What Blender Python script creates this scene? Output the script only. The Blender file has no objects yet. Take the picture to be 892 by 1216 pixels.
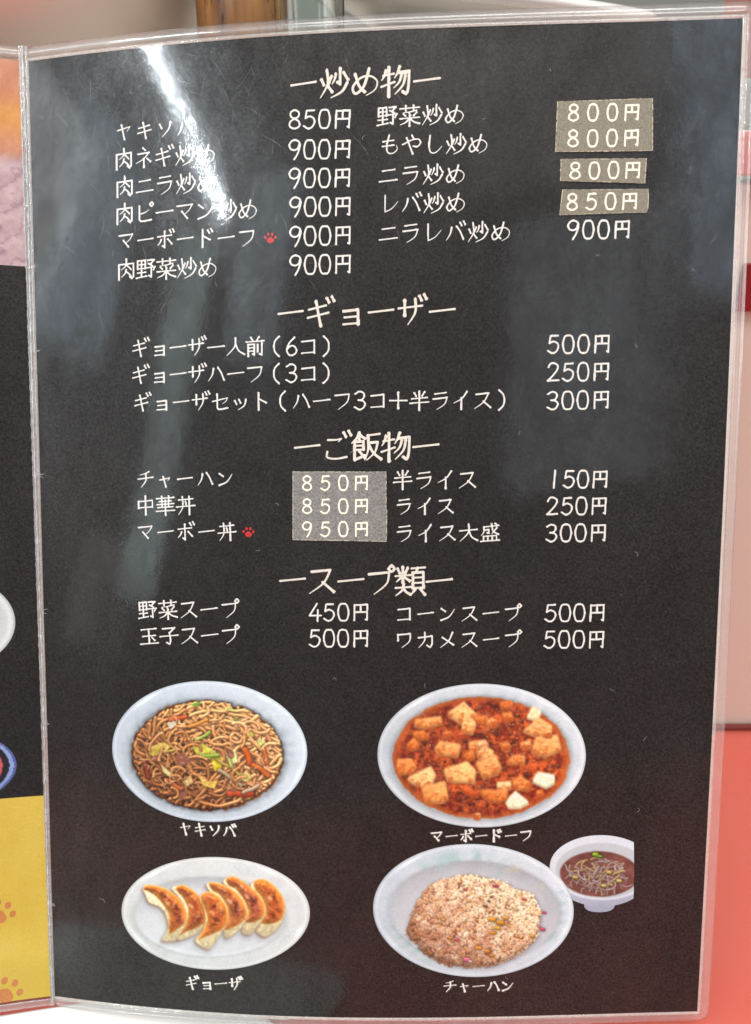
import bpy, math, random
import numpy as np
from mathutils import Vector
random.seed(7); RNG = np.random.default_rng(11)
S = bpy.context.scene
COL = S.collection
rad = math.radians

# ------------------------------------------------------------------ camera, world, lamps, exposure
PITCH = rad(28.0); CAMZ = 0.2635
cd = bpy.data.cameras.new('camera'); cam_ob = bpy.data.objects.new('camera', cd); COL.objects.link(cam_ob)
cam_ob.location = (0, 0, CAMZ); cam_ob.rotation_euler = (rad(90) - PITCH, 0, 0)
cd.sensor_fit = 'HORIZONTAL'; cd.sensor_width = 36.0; cd.lens = 897.29 * 36 / 892
cd.clip_start = 0.01; cd.clip_end = 60
cd.dof.use_dof = True; cd.dof.focus_distance = 0.226; cd.dof.aperture_fstop = 15
S.camera = cam_ob

W_ = bpy.data.worlds.new('World'); S.world = W_; W_.use_nodes = True
bg = W_.node_tree.nodes['Background']; bg.inputs[0].default_value = (1.0, 0.97, 0.94, 1); bg.inputs[1].default_value = 0.31

S.view_settings.view_transform = 'Standard'; S.view_settings.look = 'None'
S.view_settings.exposure = 0.0; S.view_settings.gamma = 1.0; S.view_settings.use_curve_mapping = False
S.render.engine = 'CYCLES'; S.cycles.use_denoising = True
S.cycles.transparent_max_bounces = 24; S.cycles.max_bounces = 8
S.cycles.sample_clamp_indirect = 4

FOCUS = Vector((0, 0.21, 0.16))                      # middle of the menu
def sky_dir(az, el):                                  # azimuth to the right of 'behind the camera'
    az, el = rad(az), rad(el)
    return Vector((math.sin(az) * math.cos(el), -math.cos(az) * math.cos(el), math.sin(el)))
def lamp(name, pos, target, sx, sy, radiance, color, roll=0.0):
    l = bpy.data.lights.new(name, 'AREA'); l.shape = 'RECTANGLE'; l.size = sx; l.size_y = sy
    l.energy = radiance * sx * sy * math.pi; l.color = color
    o = bpy.data.objects.new(name, l); COL.objects.link(o); o.location = pos
    q = (Vector(target) - Vector(pos)).to_track_quat('-Z', 'Y')
    o.rotation_euler = q.to_euler(); 
    if roll: o.rotation_euler.rotate_axis('Z', roll)
    return o
def lamp_dir(name, p0, az, el, dist, daz, delv, radiance, color, roll=0.0):
    d = sky_dir(az, el); p0 = Vector(p0)
    lamp(name, p0 + d * dist, p0, 2 * dist * math.tan(rad(daz / 2)), 2 * dist * math.tan(rad(delv / 2)), radiance, color, roll)
# a bare strip lamp overhead to the left: its mirror image is the bright streak on the curled side of the page
a = Vector((-.060, .252, .26)) + sky_dir(-60, 49.0) * 1.6
b = Vector((-.047, .240, .24)) + sky_dir(-32.5, 38.3) * 1.6
mid = (a + b) / 2; ln = (b - a).length
tl = bpy.data.lights.new('strip_lamp', 'AREA'); tl.shape = 'RECTANGLE'; tl.size = ln; tl.size_y = 0.030; tl.color = (0.86, 0.95, 1.0)
tl.energy = 110 * ln * 0.030 * math.pi
to = bpy.data.objects.new('strip_lamp', tl); COL.objects.link(to); to.location = mid
zx = (b - a).normalized(); zz = (mid - FOCUS).normalized(); zy = zz.cross(zx).normalized(); zz = zx.cross(zy).normalized()
from mathutils import Matrix
to.rotation_euler = Matrix((zx, zy, zz)).transposed().to_euler()
PL = (-.055, .235, .22); PR = (.07, .21, .19)
lamp_dir('window_left', PL, -36, 22, 2.5, 5.5, 30, 3.0, (0.78, 0.98, 0.98))
lamp_dir('window_middle', PL, -25, 36, 2.5, 6.5, 15, 3.0, (0.72, 0.90, 1.0))
lamp_dir('window_right', PR, 13, 29, 2.5, 12, 22, 1.3, (0.80, 0.93, 1.0))
lamp_dir('window_side', PR, 23.4, 42, 2.5, 3.0, 21, 3.6, (0.62, 0.82, 1.0))
lamp_dir('fill_high', PR, 4, 48, 2.5, 22, 11, 0.6, (1.0, 0.95, 0.9))  # added soft lamp, its reflection lightens the upper right of the page
lamp_dir('window_far_left', PL, -52, 32, 2.5, 9, 18, 2.6, (0.62, 0.84, 1.0))
lamp_dir('window_low', PL, -41, 7, 2.5, 8, 9, 0.8, (0.95, 1.0, 0.92))
lamp('side_fill_left', (-1.35, 0.02, 0.75), (0.0, 0.3, 0.25), 1.1, 1.0, 4.2, (0.92, 0.97, 1.0))  # unseen soft lamp added as fill, brightens the things on the ledge
lamp('side_fill_right', (1.45, -0.05, 0.8), (0.05, 0.3, 0.2), 1.1, 1.0, 2.6, (1.0, 0.96, 0.92))  # matching fill lamp added on the other side
# ceiling light above the counter: the room's main light, too high to be mirrored towards the camera
lamp('ceiling_light', (0.10, -0.42, 2.05), (0.0, 0.2, 0.12), 1.3, 0.6, 11.0, (1.0, 0.98, 0.95))

# ------------------------------------------------------------------ helpers
def nt(name):
    m = bpy.data.materials.new(name); m.use_nodes = True
    t = m.node_tree; t.nodes.clear()
    return m, t.nodes, t.links, t.nodes.new('ShaderNodeOutputMaterial')
def principled(name, color, rough=0.5, spec=0.5, coat=0.0, noise=None, bump=None, coat_rough=0.1, sss=0):
    m, N, L, out = nt(name); p = N.new('ShaderNodeBsdfPrincipled'); L.new(p.outputs[0], out.inputs[0])
    p.inputs['Base Color'].default_value = (*color, 1); p.inputs['Roughness'].default_value = rough
    p.inputs['Specular IOR Level'].default_value = spec
    p.inputs['Coat Weight'].default_value = coat; p.inputs['Coat Roughness'].default_value = coat_rough
    tc = N.new('ShaderNodeTexCoord')
    if noise:
        sc, c2, lo, hi = noise
        n = N.new('ShaderNodeTexNoise'); n.inputs['Scale'].default_value = sc; n.inputs['Detail'].default_value = 5
        L.new(tc.outputs['Object'], n.inputs['Vector'])
        r = N.new('ShaderNodeMapRange'); r.inputs[1].default_value = lo; r.inputs[2].default_value = hi; L.new(n.outputs[0], r.inputs[0])
        mx = N.new('ShaderNodeMix'); mx.data_type = 'RGBA'; mx.inputs[6].default_value = (*color, 1); mx.inputs[7].default_value = (*c2, 1)
        L.new(r.outputs[0], mx.inputs[0]); L.new(mx.outputs[2], p.inputs['Base Color'])
    if bump:
        n = N.new('ShaderNodeTexNoise'); n.inputs['Scale'].default_value = bump[0]; n.inputs['Detail'].default_value = 4
        L.new(tc.outputs['Object'], n.inputs['Vector'])
        b = N.new('ShaderNodeBump'); b.inputs['Strength'].default_value = bump[1]; b.inputs['Distance'].default_value = bump[2]
        L.new(n.outputs[0], b.inputs['Height']); L.new(b.outputs[0], p.inputs['Normal'])
    return m
def srgb(*c):
    c = np.asarray(c, float) / 255.0
    return np.where(c <= 0.04045, c / 12.92, ((c + 0.055) / 1.055) ** 2.4)
def alb(r, g, b, k=0.86):                              # printed colour -> reflectance
    return tuple(np.minimum(srgb(r, g, b) * k, 0.86))
def ob(name, me, mat, parent=None, label=None, kind=None):
    if mat: me.materials.append(mat)
    o = bpy.data.objects.new(name, me); COL.objects.link(o)
    if parent: o.parent = parent
    if label: o['label'] = label
    if kind: o['kind'] = kind
    return o
def mesh(name, V, F, smooth=True):
    me = bpy.data.meshes.new(name)
    V = np.asarray(V, np.float32)
    me.vertices.add(len(V)); me.vertices.foreach_set('co', V.ravel())
    F = np.asarray(F, np.int32); n = F.shape[1]
    me.loops.add(F.size); me.loops.foreach_set('vertex_index', F.ravel())
    me.polygons.add(len(F)); me.polygons.foreach_set('loop_start', np.arange(0, F.size, n, dtype=np.int32))
    me.polygons.foreach_set('loop_total', np.full(len(F), n, np.int32))
    if smooth: me.polygons.foreach_set('use_smooth', np.ones(len(F), bool))
    me.update(calc_edges=True); return me
def pymesh(name, V, F, smooth=False):
    me = bpy.data.meshes.new(name); me.from_pydata([tuple(v) for v in V], [], F); 
    if smooth: me.polygons.foreach_set('use_smooth', [True] * len(F))
    me.update(); return me
def empty(name, loc, label, cat, group=None):
    o = bpy.data.objects.new(name, None); COL.objects.link(o); o.location = loc; o.empty_display_size = 0.02
    o['label'] = label; o['category'] = cat
    if group: o['group'] = group
    return o
def lathe(name, prof, n=72, sx=1, sy=1):
    V = []; F = []
    for r, z in prof:
        for i in range(n):
            t = 2 * math.pi * i / n; V.append((r * math.cos(t) * sx, r * math.sin(t) * sy, z))
    for k in range(len(prof) - 1):
        for i in range(n):
            j = (i + 1) % n; F.append((k*n+i, k*n+j, (k+1)*n+j, (k+1)*n+i))
    return pymesh(name, V, F, True)
def box(name, x0, x1, y0, y1, z0, z1, bev=0.0, loc=(0, 0, 0)):
    import bmesh
    bm = bmesh.new(); bmesh.ops.create_cube(bm, size=1)
    for v in bm.verts:
        v.co = Vector(((x0 + x1) / 2 + v.co.x * (x1 - x0), (y0 + y1) / 2 + v.co.y * (y1 - y0), (z0 + z1) / 2 + v.co.z * (z1 - z0))) - Vector(loc)
    if bev: bmesh.ops.bevel(bm, geom=list(bm.edges), offset=bev, segments=3, affect='EDGES', profile=0.5)
    me = bpy.data.meshes.new(name); bm.to_mesh(me); bm.free(); return me

# ------------------------------------------------------------------ the shape of the two menu leaves (mm on paper -> metres in the room)
PW, PH = 210.0, 297.0
PAR = [0.08201, 0.05722, -0.00031, -2.23554, 11.7098, 225.34957, 25.72633, -18.7123, -12.04502, 14.6966, 3.86369, 3.43956, 7.17523, -0.93799]
def rotm(r):
    r = np.array(r); t = np.linalg.norm(r); k = r / t; K = np.array([[0, -k[2], k[1]], [k[2], 0, -k[0]], [-k[1], k[0], 0]])
    return np.eye(3) + math.sin(t) * K + (1 - math.cos(t)) * K @ K
RM = rotm(PAR[:3]); TM = np.array(PAR[3:6])
ROOM = np.array([[1, 0, 0], [0, -math.sin(PITCH), math.cos(PITCH)], [0, -math.cos(PITCH), -math.sin(PITCH)]])
def room(P): return (P @ ROOM.T) * 0.001 + np.array([0, 0, CAMZ])
def right_mm(u, v):
    s = u / PW - .5; q = v / PH - .5
    w = PAR[6]*s**2 + PAR[7]*s**3 + PAR[8]*s**4 + PAR[9]*s*q + PAR[10]*q*q + PAR[11]*s*s*q + PAR[12]*s*q*q
    w = w + 0.10 * np.sin(u / 19.0 + v / 41.0) * np.exp(-((u - 60) / 60) ** 2) + 0.06 * np.sin(v / 15.0 + u / 53.0)
    return np.stack([(u - PW / 2) * (1 + PAR[13] / 100), v - PH / 2, w], -1) @ RM.T + TM
FOLD = rad(15.0)
def left_mm(u, v):                                     # u counts leftwards from the inner edge of the left print
    e = right_mm(np.zeros_like(u), v)
    g = 2.7 - 1.5 * v / PH + u
    bend = 0.9 * (1 - np.exp(-np.maximum(g, 0) / 9.0))
    return e + np.stack([-math.cos(FOLD) * g, 0 * g, -math.sin(FOLD) * g + bend], -1)
def surf(fn, u, v, off):                               # off = mm in front of the print, towards the reader
    u = np.asarray(u, float); v = np.asarray(v, float)
    u, v = np.broadcast_arrays(u, v)
    P = fn(u, v)
    if np.any(np.asarray(off) != 0):
        a = fn(u + .25, v) - fn(u - .25, v); b = fn(u, v + .25) - fn(u, v - .25)
        n = np.cross(a, b); n /= np.linalg.norm(n, axis=-1, keepdims=True)
        if fn is right_mm: n = -n
        P = P + n * np.asarray(off)[..., None] if np.ndim(off) else P + n * off
    return room(P)
ROOT = np.array([-0.06, 0.140, 0.003])
menu = empty('menu_booklet', ROOT, 'black laminated restaurant menu standing open, with white Japanese dish names, prices and food photos', 'menu')
def sheet(name, fn, U, V, off, mat, parent=menu, flip=False, colors=None, keep=None, label=None, kind=None):
    P = surf(fn, U, V, off) - ROOT
    h, w = U.shape; idx = np.arange(h * w).reshape(h, w)
    q = np.stack([idx[:-1, :-1], idx[1:, :-1], idx[1:, 1:], idx[:-1, 1:]], -1)
    q = q[keep] if keep is not None else q.reshape(-1, 4)
    if fn is left_mm: q = q[:, ::-1]
    used = np.unique(q); re = np.zeros(h * w, int); re[used] = np.arange(len(used))
    me = mesh(name, P.reshape(-1, 3)[used], re[q])
    if colors is not None:
        at = me.color_attributes.new('print', 'FLOAT_COLOR', 'POINT')
        c = np.ones((len(used), 4), np.float32); c[:, :3] = colors.reshape(-1, 3)[used]; at.data.foreach_set('color', c.ravel())
    return ob(name, me, mat, parent, label, kind)
def grid(u0, u1, v0, v1, cell):
    return np.meshgrid(np.linspace(u0, u1, max(2, int(round((u1-u0)/cell))+1)), np.linspace(v0, v1, max(2, int(round((v1-v0)/cell))+1)))
def cut(U, V, sd, cell):                               # snap the rim of sdf<0 so that outlines come out smooth
    gu = np.gradient(sd, axis=1); gv = np.gradient(sd, axis=0); g2 = gu*gu + gv*gv + 1e-9
    ins = sd < 0
    c = ins[:-1, :-1] | ins[1:, :-1] | ins[1:, 1:] | ins[:-1, 1:]
    t = np.where(ins, 0, np.minimum(sd, cell * 1.4)) / g2
    du, dv = np.clip(gu * t, -1.2, 1.2), np.clip(gv * t, -1.2, 1.2)
    return U - du * (U[0, 1] - U[0, 0]), V - dv * (V[1, 0] - V[0, 0]), c

# ------------------------------------------------------------------ materials of the menu
def black_print():
    m, N, L, out = nt('black print'); p = N.new('ShaderNodeBsdfPrincipled'); L.new(p.outputs[0], out.inputs[0])
    tc = N.new('ShaderNodeTexCoord')
    n = N.new('ShaderNodeTexNoise'); n.inputs['Scale'].default_value = 1500; n.inputs['Detail'].default_value = 3; n.inputs['Roughness'].default_value = .7
    n2 = N.new('ShaderNodeTexNoise'); n2.inputs['Scale'].default_value = 14; n2.inputs['Detail'].default_value = 3
    L.new(tc.outputs['Object'], n.inputs['Vector']); L.new(tc.outputs['Object'], n2.inputs['Vector'])
    r = N.new('ShaderNodeValToRGB'); r.color_ramp.elements[0].position = .36; r.color_ramp.elements[0].color = (.002, .002, .002, 1)
    r.color_ramp.elements[1].position = .72; r.color_ramp.elements[1].color = (.034, .0285, .026, 1)
    L.new(n.outputs[0], r.inputs[0])
    h = N.new('ShaderNodeHueSaturation'); L.new(r.outputs[0], h.inputs['Color'])
    mr = N.new('ShaderNodeMapRange'); mr.inputs[1].default_value = .35; mr.inputs[2].default_value = .65; mr.inputs[3].default_value = .8; mr.inputs[4].default_value = 1.15
    L.new(n2.outputs[0], mr.inputs[0]); L.new(mr.outputs[0], h.inputs['Value'])
    L.new(h.outputs[0], p.inputs['Base Color']); p.inputs['Roughness'].default_value = .6; p.inputs['Specular IOR Level'].default_value = .1
    return m
def ink(name, c, c2=None, amp=1.0):
    c2 = c2 or tuple(x * .84 for x in c)
    return principled(name, c, .6, .1, noise=(1400, c2, .38, .66))
def vprint(name='photo print'):
    m, N, L, out = nt(name); p = N.new('ShaderNodeBsdfPrincipled'); L.new(p.outputs[0], out.inputs[0])
    a = N.new('ShaderNodeAttribute'); a.attribute_name = 'print'
    tc = N.new('ShaderNodeTexCoord'); n = N.new('ShaderNodeTexNoise'); n.inputs['Scale'].default_value = 1800; L.new(tc.outputs['Object'], n.inputs['Vector'])
    mr = N.new('ShaderNodeMapRange'); mr.inputs[1].default_value = .3; mr.inputs[2].default_value = .7; mr.inputs[3].default_value = .93; mr.inputs[4].default_value = 1.05
    L.new(n.outputs[0], mr.inputs[0])
    h = N.new('ShaderNodeHueSaturation'); L.new(a.outputs['Color'], h.inputs['Color']); L.new(mr.outputs[0], h.inputs['Value'])
    L.new(h.outputs[0], p.inputs['Base Color']); p.inputs['Roughness'].default_value = .6; p.inputs['Specular IOR Level'].default_value = .1
    return m
def film(name, milk, tint=(1, 1, 1), gloss=1.0, waves=1.0, milk_col=(.86, .84, .82), mottle=(.55, 2.2)):
    """clear laminating film: transparent, thin gloss, a second rough lobe where it is scuffed, a trace of milkiness"""
    m, N, L, out = nt(name)
    tc = N.new('ShaderNodeTexCoord')
    def noise(sc, det=4, rgh=.6, vec=None):
        n = N.new('ShaderNodeTexNoise'); n.inputs['Scale'].default_value = sc; n.inputs['Detail'].default_value = det; n.inputs['Roughness'].default_value = rgh
        L.new(vec if vec else tc.outputs['Object'], n.inputs['Vector']); return n.outputs[0]
    def rng(x, a, b, c, d):
        r = N.new('ShaderNodeMapRange'); r.inputs[1].default_value = a; r.inputs[2].default_value = b; r.inputs[3].default_value = c; r.inputs[4].default_value = d
        L.new(x, r.inputs[0]); return r.outputs[0]
    def mul(x, y):
        k = N.new('ShaderNodeMath'); k.operation = 'MULTIPLY'; L.new(x, k.inputs[0])
        if isinstance(y, float): k.inputs[1].default_value = y
        else: L.new(y, k.inputs[1])
        return k.outputs[0]
    b1 = N.new('ShaderNodeBump'); b1.inputs['Distance'].default_value = .001; b1.inputs['Strength'].default_value = .12 * waves
    L.new(noise(26, 3), b1.inputs['Height'])
    b2 = N.new('ShaderNodeBump'); b2.inputs['Distance'].default_value = .0002; b2.inputs['Strength'].default_value = .05 * waves
    L.new(noise(700, 3), b2.inputs['Height']); L.new(b1.outputs[0], b2.inputs['Normal'])
    g1 = N.new('ShaderNodeBsdfGlossy'); g1.inputs['Roughness'].default_value = .085; L.new(b2.outputs[0], g1.inputs['Normal'])
    g2 = N.new('ShaderNodeBsdfGlossy'); g2.inputs['Roughness'].default_value = .30; L.new(b2.outputs[0], g2.inputs['Normal'])
    mp = N.new('ShaderNodeMapping'); mp.inputs['Rotation'].default_value = (0, .5, 0); mp.inputs['Scale'].default_value = (1, 1, .35)
    L.new(tc.outputs['Object'], mp.inputs['Vector'])
    scuff = mul(rng(noise(60, 6, .75, mp.outputs[0]), .35, .7, .15, .8), rng(noise(900, 3), .3, .7, .55, 1.25))
    gm = N.new('ShaderNodeMixShader'); L.new(scuff, gm.inputs[0]); L.new(g1.outputs[0], gm.inputs[1]); L.new(g2.outputs[0], gm.inputs[2])
    fr = N.new('ShaderNodeFresnel'); ge = N.new('ShaderNodeNewGeometry'); L.new(rng(ge.outputs['Backfacing'], 0, 1, 1.5, 1 / 1.5), fr.inputs['IOR'])   # a film has air on both sides
    tr = N.new('ShaderNodeBsdfTransparent'); tr.inputs[0].default_value = (*tint, 1)
    df = N.new('ShaderNodeBsdfDiffuse'); df.inputs[0].default_value = (*milk_col, 1)
    m1 = N.new('ShaderNodeMixShader'); L.new(tr.outputs[0], m1.inputs[1]); L.new(df.outputs[0], m1.inputs[2])
    L.new(mul(rng(noise(250, 5, .7), .45, .8, *mottle), float(milk)), m1.inputs[0])
    m2 = N.new('ShaderNodeMixShader'); L.new(mul(mul(fr.outputs[0], float(gloss)), mul(rng(noise(70, 7, .72, mp.outputs[0]), .34, .68, .72, 1.42), rng(noise(1100, 2), .3, .7, .85, 1.15))), m2.inputs[0]); L.new(m1.outputs[0], m2.inputs[1]); L.new(gm.outputs[0], m2.inputs[2])
    L.new(m2.outputs[0], out.inputs[0])
    return m
M_BLACK = black_print(); M_INK = ink('white ink', tuple(srgb(238, 235, 228))); M_INK2 = ink('title ink', tuple(srgb(236, 228, 214)))
M_CAP = ink('caption ink', tuple(srgb(242, 238, 230))); M_CAPS = ink('caption shade ink', (.12, .10, .09))
M_RED = ink('red ink', tuple(srgb(205, 50, 48))); M_PHOTO = vprint()
M_FILM = film('laminating film', .003); M_EDGE = film('laminate border', .10, gloss=1.5, waves=.8, mottle=(.8, 1.5)); M_SEAL = film('laminate seal', .32, gloss=1.6, waves=.8, mottle=(.85, 1.3), milk_col=(.86, .83, .76))
M_PAPER = principled('paper edge', (.7, .68, .64), .7)

# ------------------------------------------------------------------ the pen lettering: strokes on a 100 x 100 square
KI = "18,36 78,26;14,62 86,50;44,10 58,92"; DOT = ";76,6 82,16;90,2 96,12"
KIs = "12,38 68,28;8,64 76,52;36,14 50,92"
G = {
'ヤ': "14,40 84,27 66,52>;36,14 52,90", 'キ': KI, 'ソ': "22,24 32,44;~80,18 72,52 36,90>", 'ハ': "~36,24 30,54 10,84>;~60,20 76,46 90,82",
'バ': "~32,28 26,56 8,84>;~56,24 72,48 86,82;72,8 78,20;88,4 94,16", 'ネ': "46,6 56,17;20,32 76,29 ~48,56 10,74>;50,54 50,94;66,56 82,70",
'ギ': KIs + ";72,6 78,18;88,2 94,14", 'ニ': "24,30 78,27;10,78 90,74", 'ラ': "24,17 76,14;16,42 82,38 ~70,70 32,94>",
'ピ': "26,18 26,72 ~30,86 50,88 84,85;26,54 ~52,50 74,38>;~86,6 94,14 86,22 78,14 86,6", 'ー': "10,50 90,46",
'マ': "14,24 86,21 ~70,46 50,62>;36,50 62,82", 'ン': "18,22 38,37;~16,84 58,68 88,28>",
'ボ': "10,34 82,31;46,10 46,90 36,82;~28,50 22,64 8,78>;64,50 84,74;74,6 80,18;90,2 96,14", 'ト': "40,8 40,92;42,38 78,58",
'ド': "34,8 34,92;36,38 72,58;62,12 68,24;78,6 84,18", 'フ': "16,22 84,19 ~74,58 30,92>", 'レ': "28,12 28,86 ~60,72 88,42>",
'ョ': "28,46 74,44 74,90;30,66 72,65;26,88 74,87", 'ザ': "8,38 84,34;28,14 28,62;62,12 ~62,54 38,92>;76,4 82,16;91,0 97,12",
'コ': "20,26 80,23 80,84;18,82 80,81", 'セ': "34,12 34,74 ~38,86 54,88 86,84;10,47 88,33 ~78,50 60,62>",
'ッ': "22,46 30,62;44,42 51,58;~78,42 70,72 38,92>", 'チ': "~72,10 50,20 18,26>;8,48 92,43;~52,20 52,60 24,94>",
'ャ': "22,54 78,45 64,62>;40,38 54,92", 'イ': "~76,10 52,42 12,62>;50,38 50,94", 'ス': "18,20 78,17 ~56,58 10,90>;54,56 88,87",
'プ': "14,27 78,24 ~70,60 30,92>;~86,4 95,13 86,22 77,13 86,4", 'ワ': "18,20 18,52;18,21 82,19 ~78,60 38,92>",
'カ': "12,36 82,31 ~82,72 72,90 56,80;~44,10 42,54 12,90>", 'メ': "~76,12 56,56 12,90>;24,36 80,78",
'め': "~20,24 32,60 50,80;~64,10 48,62 22,84 12,64 34,38 66,32 90,50 84,76 56,92>", 'も': "~46,8 36,50 40,84 64,90 84,74 80,54>;18,34 66,31;16,56 68,53",
'や': "~8,48 48,30 80,28 90,44 78,60 56,58;50,10 60,26;26,20 54,92", 'し': "~32,10 29,60 38,86 62,86 88,60>",
'ご': "~22,26 50,27 66,24 56,34>;~20,64 20,82 48,88 82,84;74,6 80,18;90,2 96,14",
'肉': "14,28 14,96;14,28 86,26 86,86 78,94 68,86;~50,4 48,34 26,52>;~50,30 64,42 74,52;~50,52 44,70 26,86>;~50,62 64,72 74,84",
'炒': "10,36 17,52;42,28 34,48;~27,8 30,50 6,92>;31,58 44,76;70,6 70,54 62,48;~56,22 52,38 44,52>;82,20 95,42;~93,52 76,78 40,95>",
'物': "~18,14 14,30 5,44>;10,30 44,26;4,64 46,52;28,6 28,95;~62,6 55,26 46,40>;57,24 93,21 ~91,68 85,90 73,84;~70,26 62,52 44,70>;~82,26 74,62 48,90>",
'野': "9,12 9,49;9,12 46,12 46,49;9,30 46,30;9,48 46,48;28,12 28,86;8,67 48,66;3,90 52,84;58,12 90,12 74,28;62,27 80,38;54,46 95,44 86,58;76,46 76,88 65,82",
'菜': "6,17 94,15;32,6 32,27;68,6 68,27;~82,28 50,34 18,36>;22,42 30,51;48,40 52,50;82,38 70,51;6,62 94,61;50,52 50,97;~48,64 32,80 6,90>;~52,64 70,80 95,89",
'一': "8,52 92,49", '人': "~50,8 46,50 6,92>;~50,34 66,70 95,90", '前': "30,5 38,18;70,3 61,18;5,25 95,24;16,38 16,95;16,38 46,38 46,90 38,86;16,55 46,55;16,71 46,71;64,40 64,76;85,34 85,92 74,87",
'半': "26,12 34,28;75,10 64,28;12,40 88,38;5,61 95,60;50,6 50,97", '飯': "~28,3 20,20 3,36>;~28,6 36,16 46,23;13,32 41,32 41,58;13,32 13,90 45,78;13,45 41,45;13,58 41,58;27,22 30,31;28,63 46,86;54,14 93,11;~56,14 56,60 45,93>;58,38 87,37 ~78,68 52,93>;~60,48 74,72 97,92",
'中': "14,29 14,63;14,30 86,28 86,62;14,61 86,60;50,5 50,97", '華': "6,14 94,13;32,5 32,24;68,5 68,24;20,30 80,29;8,44 92,43;12,59 88,58;4,77 96,76;33,31 33,58;67,31 67,58;50,24 50,97",
'丼': "14,22 86,20;4,56 96,54;~34,8 34,60 12,95>;68,8 68,96;50,32 52,46", '大': "6,37 94,35;~50,6 48,50 6,92>;~52,38 66,72 95,91",
'盛': "17,18 93,15;~18,18 18,44 5,63>;22,35 43,34 43,52 35,50;~58,5 66,42 92,60;84,26 58,57>;76,4 85,11;17,67 17,90;17,67 83,66 83,90;39,67 39,90;61,67 61,90;3,92 97,91",
'玉': "12,18 88,16;18,51 82,50;5,89 95,88;50,17 50,88;66,60 78,74", '子': "20,14 80,13 54,36;~52,36 56,66 52,90 38,84;5,52 95,50",
'類': "12,10 18,23;43,9 36,23;5,32 51,31;28,5 28,54;27,34 7,51>;30,35 49,49;5,70 53,69;~30,58 26,78 5,95>;~30,72 38,84 52,93;56,10 97,9;75,10 70,23;60,24 60,74;60,24 93,24 93,74;60,40 93,40;60,57 93,57;60,73 93,73;68,77 53,95>;83,77 97,95",
'円': "17,12 15,92;17,13 86,11 84,90 76,87;50,13 50,48;17,50 84,49", '(': "~72,2 50,28 50,72 72,98", ')': "~28,2 50,28 50,72 28,98", '+': "8,50 92,50;50,10 50,90",
}
D = {  # figures, 62 wide
'0': "~31,10 48,16 56,50 48,84 31,90 14,84 6,50 14,16 31,10", '1': "32,10 28,90", '2': "~9,28 18,13 34,10 52,20 50,40 30,66 7,89;7,89 56,88",
'3': "~10,20 28,10 48,16 50,34 40,46 24,48;~24,48 46,52 55,66 46,84 28,90 8,80", '4': "42,10 5,66 60,65;46,40 44,91", '5': "52,12 18,13 13,46;~13,46 32,38 52,48 54,68 42,86 24,90 7,80",
'6': "~46,10 22,34 9,64 18,86 34,90 52,80 54,62 42,48 24,50 10,64", '8': "~31,47 14,38 12,20 31,10 50,20 48,38 31,47 11,60 9,80 31,90 53,80 51,60 31,47",
'9': "~52,28 46,44 30,52 12,46 7,28 18,12 36,9 52,18 54,40 44,70 30,92"}
def catmull(P, n=7):
    P = [P[0]] + P + [P[-1]] if P[0] != P[-1] else [P[-2]] + P + [P[1]]
    P = np.array(P, float); out = []
    for i in range(1, len(P) - 2):
        for t in np.linspace(0, 1, n, endpoint=False):
            a, b, c, d = P[i-1:i+3]
            out.append(.5*((2*b) + (-a+c)*t + (2*a-5*b+4*c-d)*t*t + (-a+3*b-3*c+d)*t**3))
    out.append(P[-2]); return [tuple(p) for p in out]
def strokes(spec):
    res = []
    for s in spec.split(';'):
        taper = s.endswith('>'); s = s.rstrip('>'); pts = []; sm = None
        for tok in s.split():
            c = tok.startswith('~'); q = tuple(float(k) for k in tok.lstrip('~').split(','))
            if c and sm is None: sm = ([pts[-1]] if pts else []); 
            if sm is not None: sm.append(q)
            else: pts.append(q)
        if sm is not None: pts = pts[:-1] + catmull(sm) if pts else catmull(sm)
        res.append((np.array(pts), taper))
    return res
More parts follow.
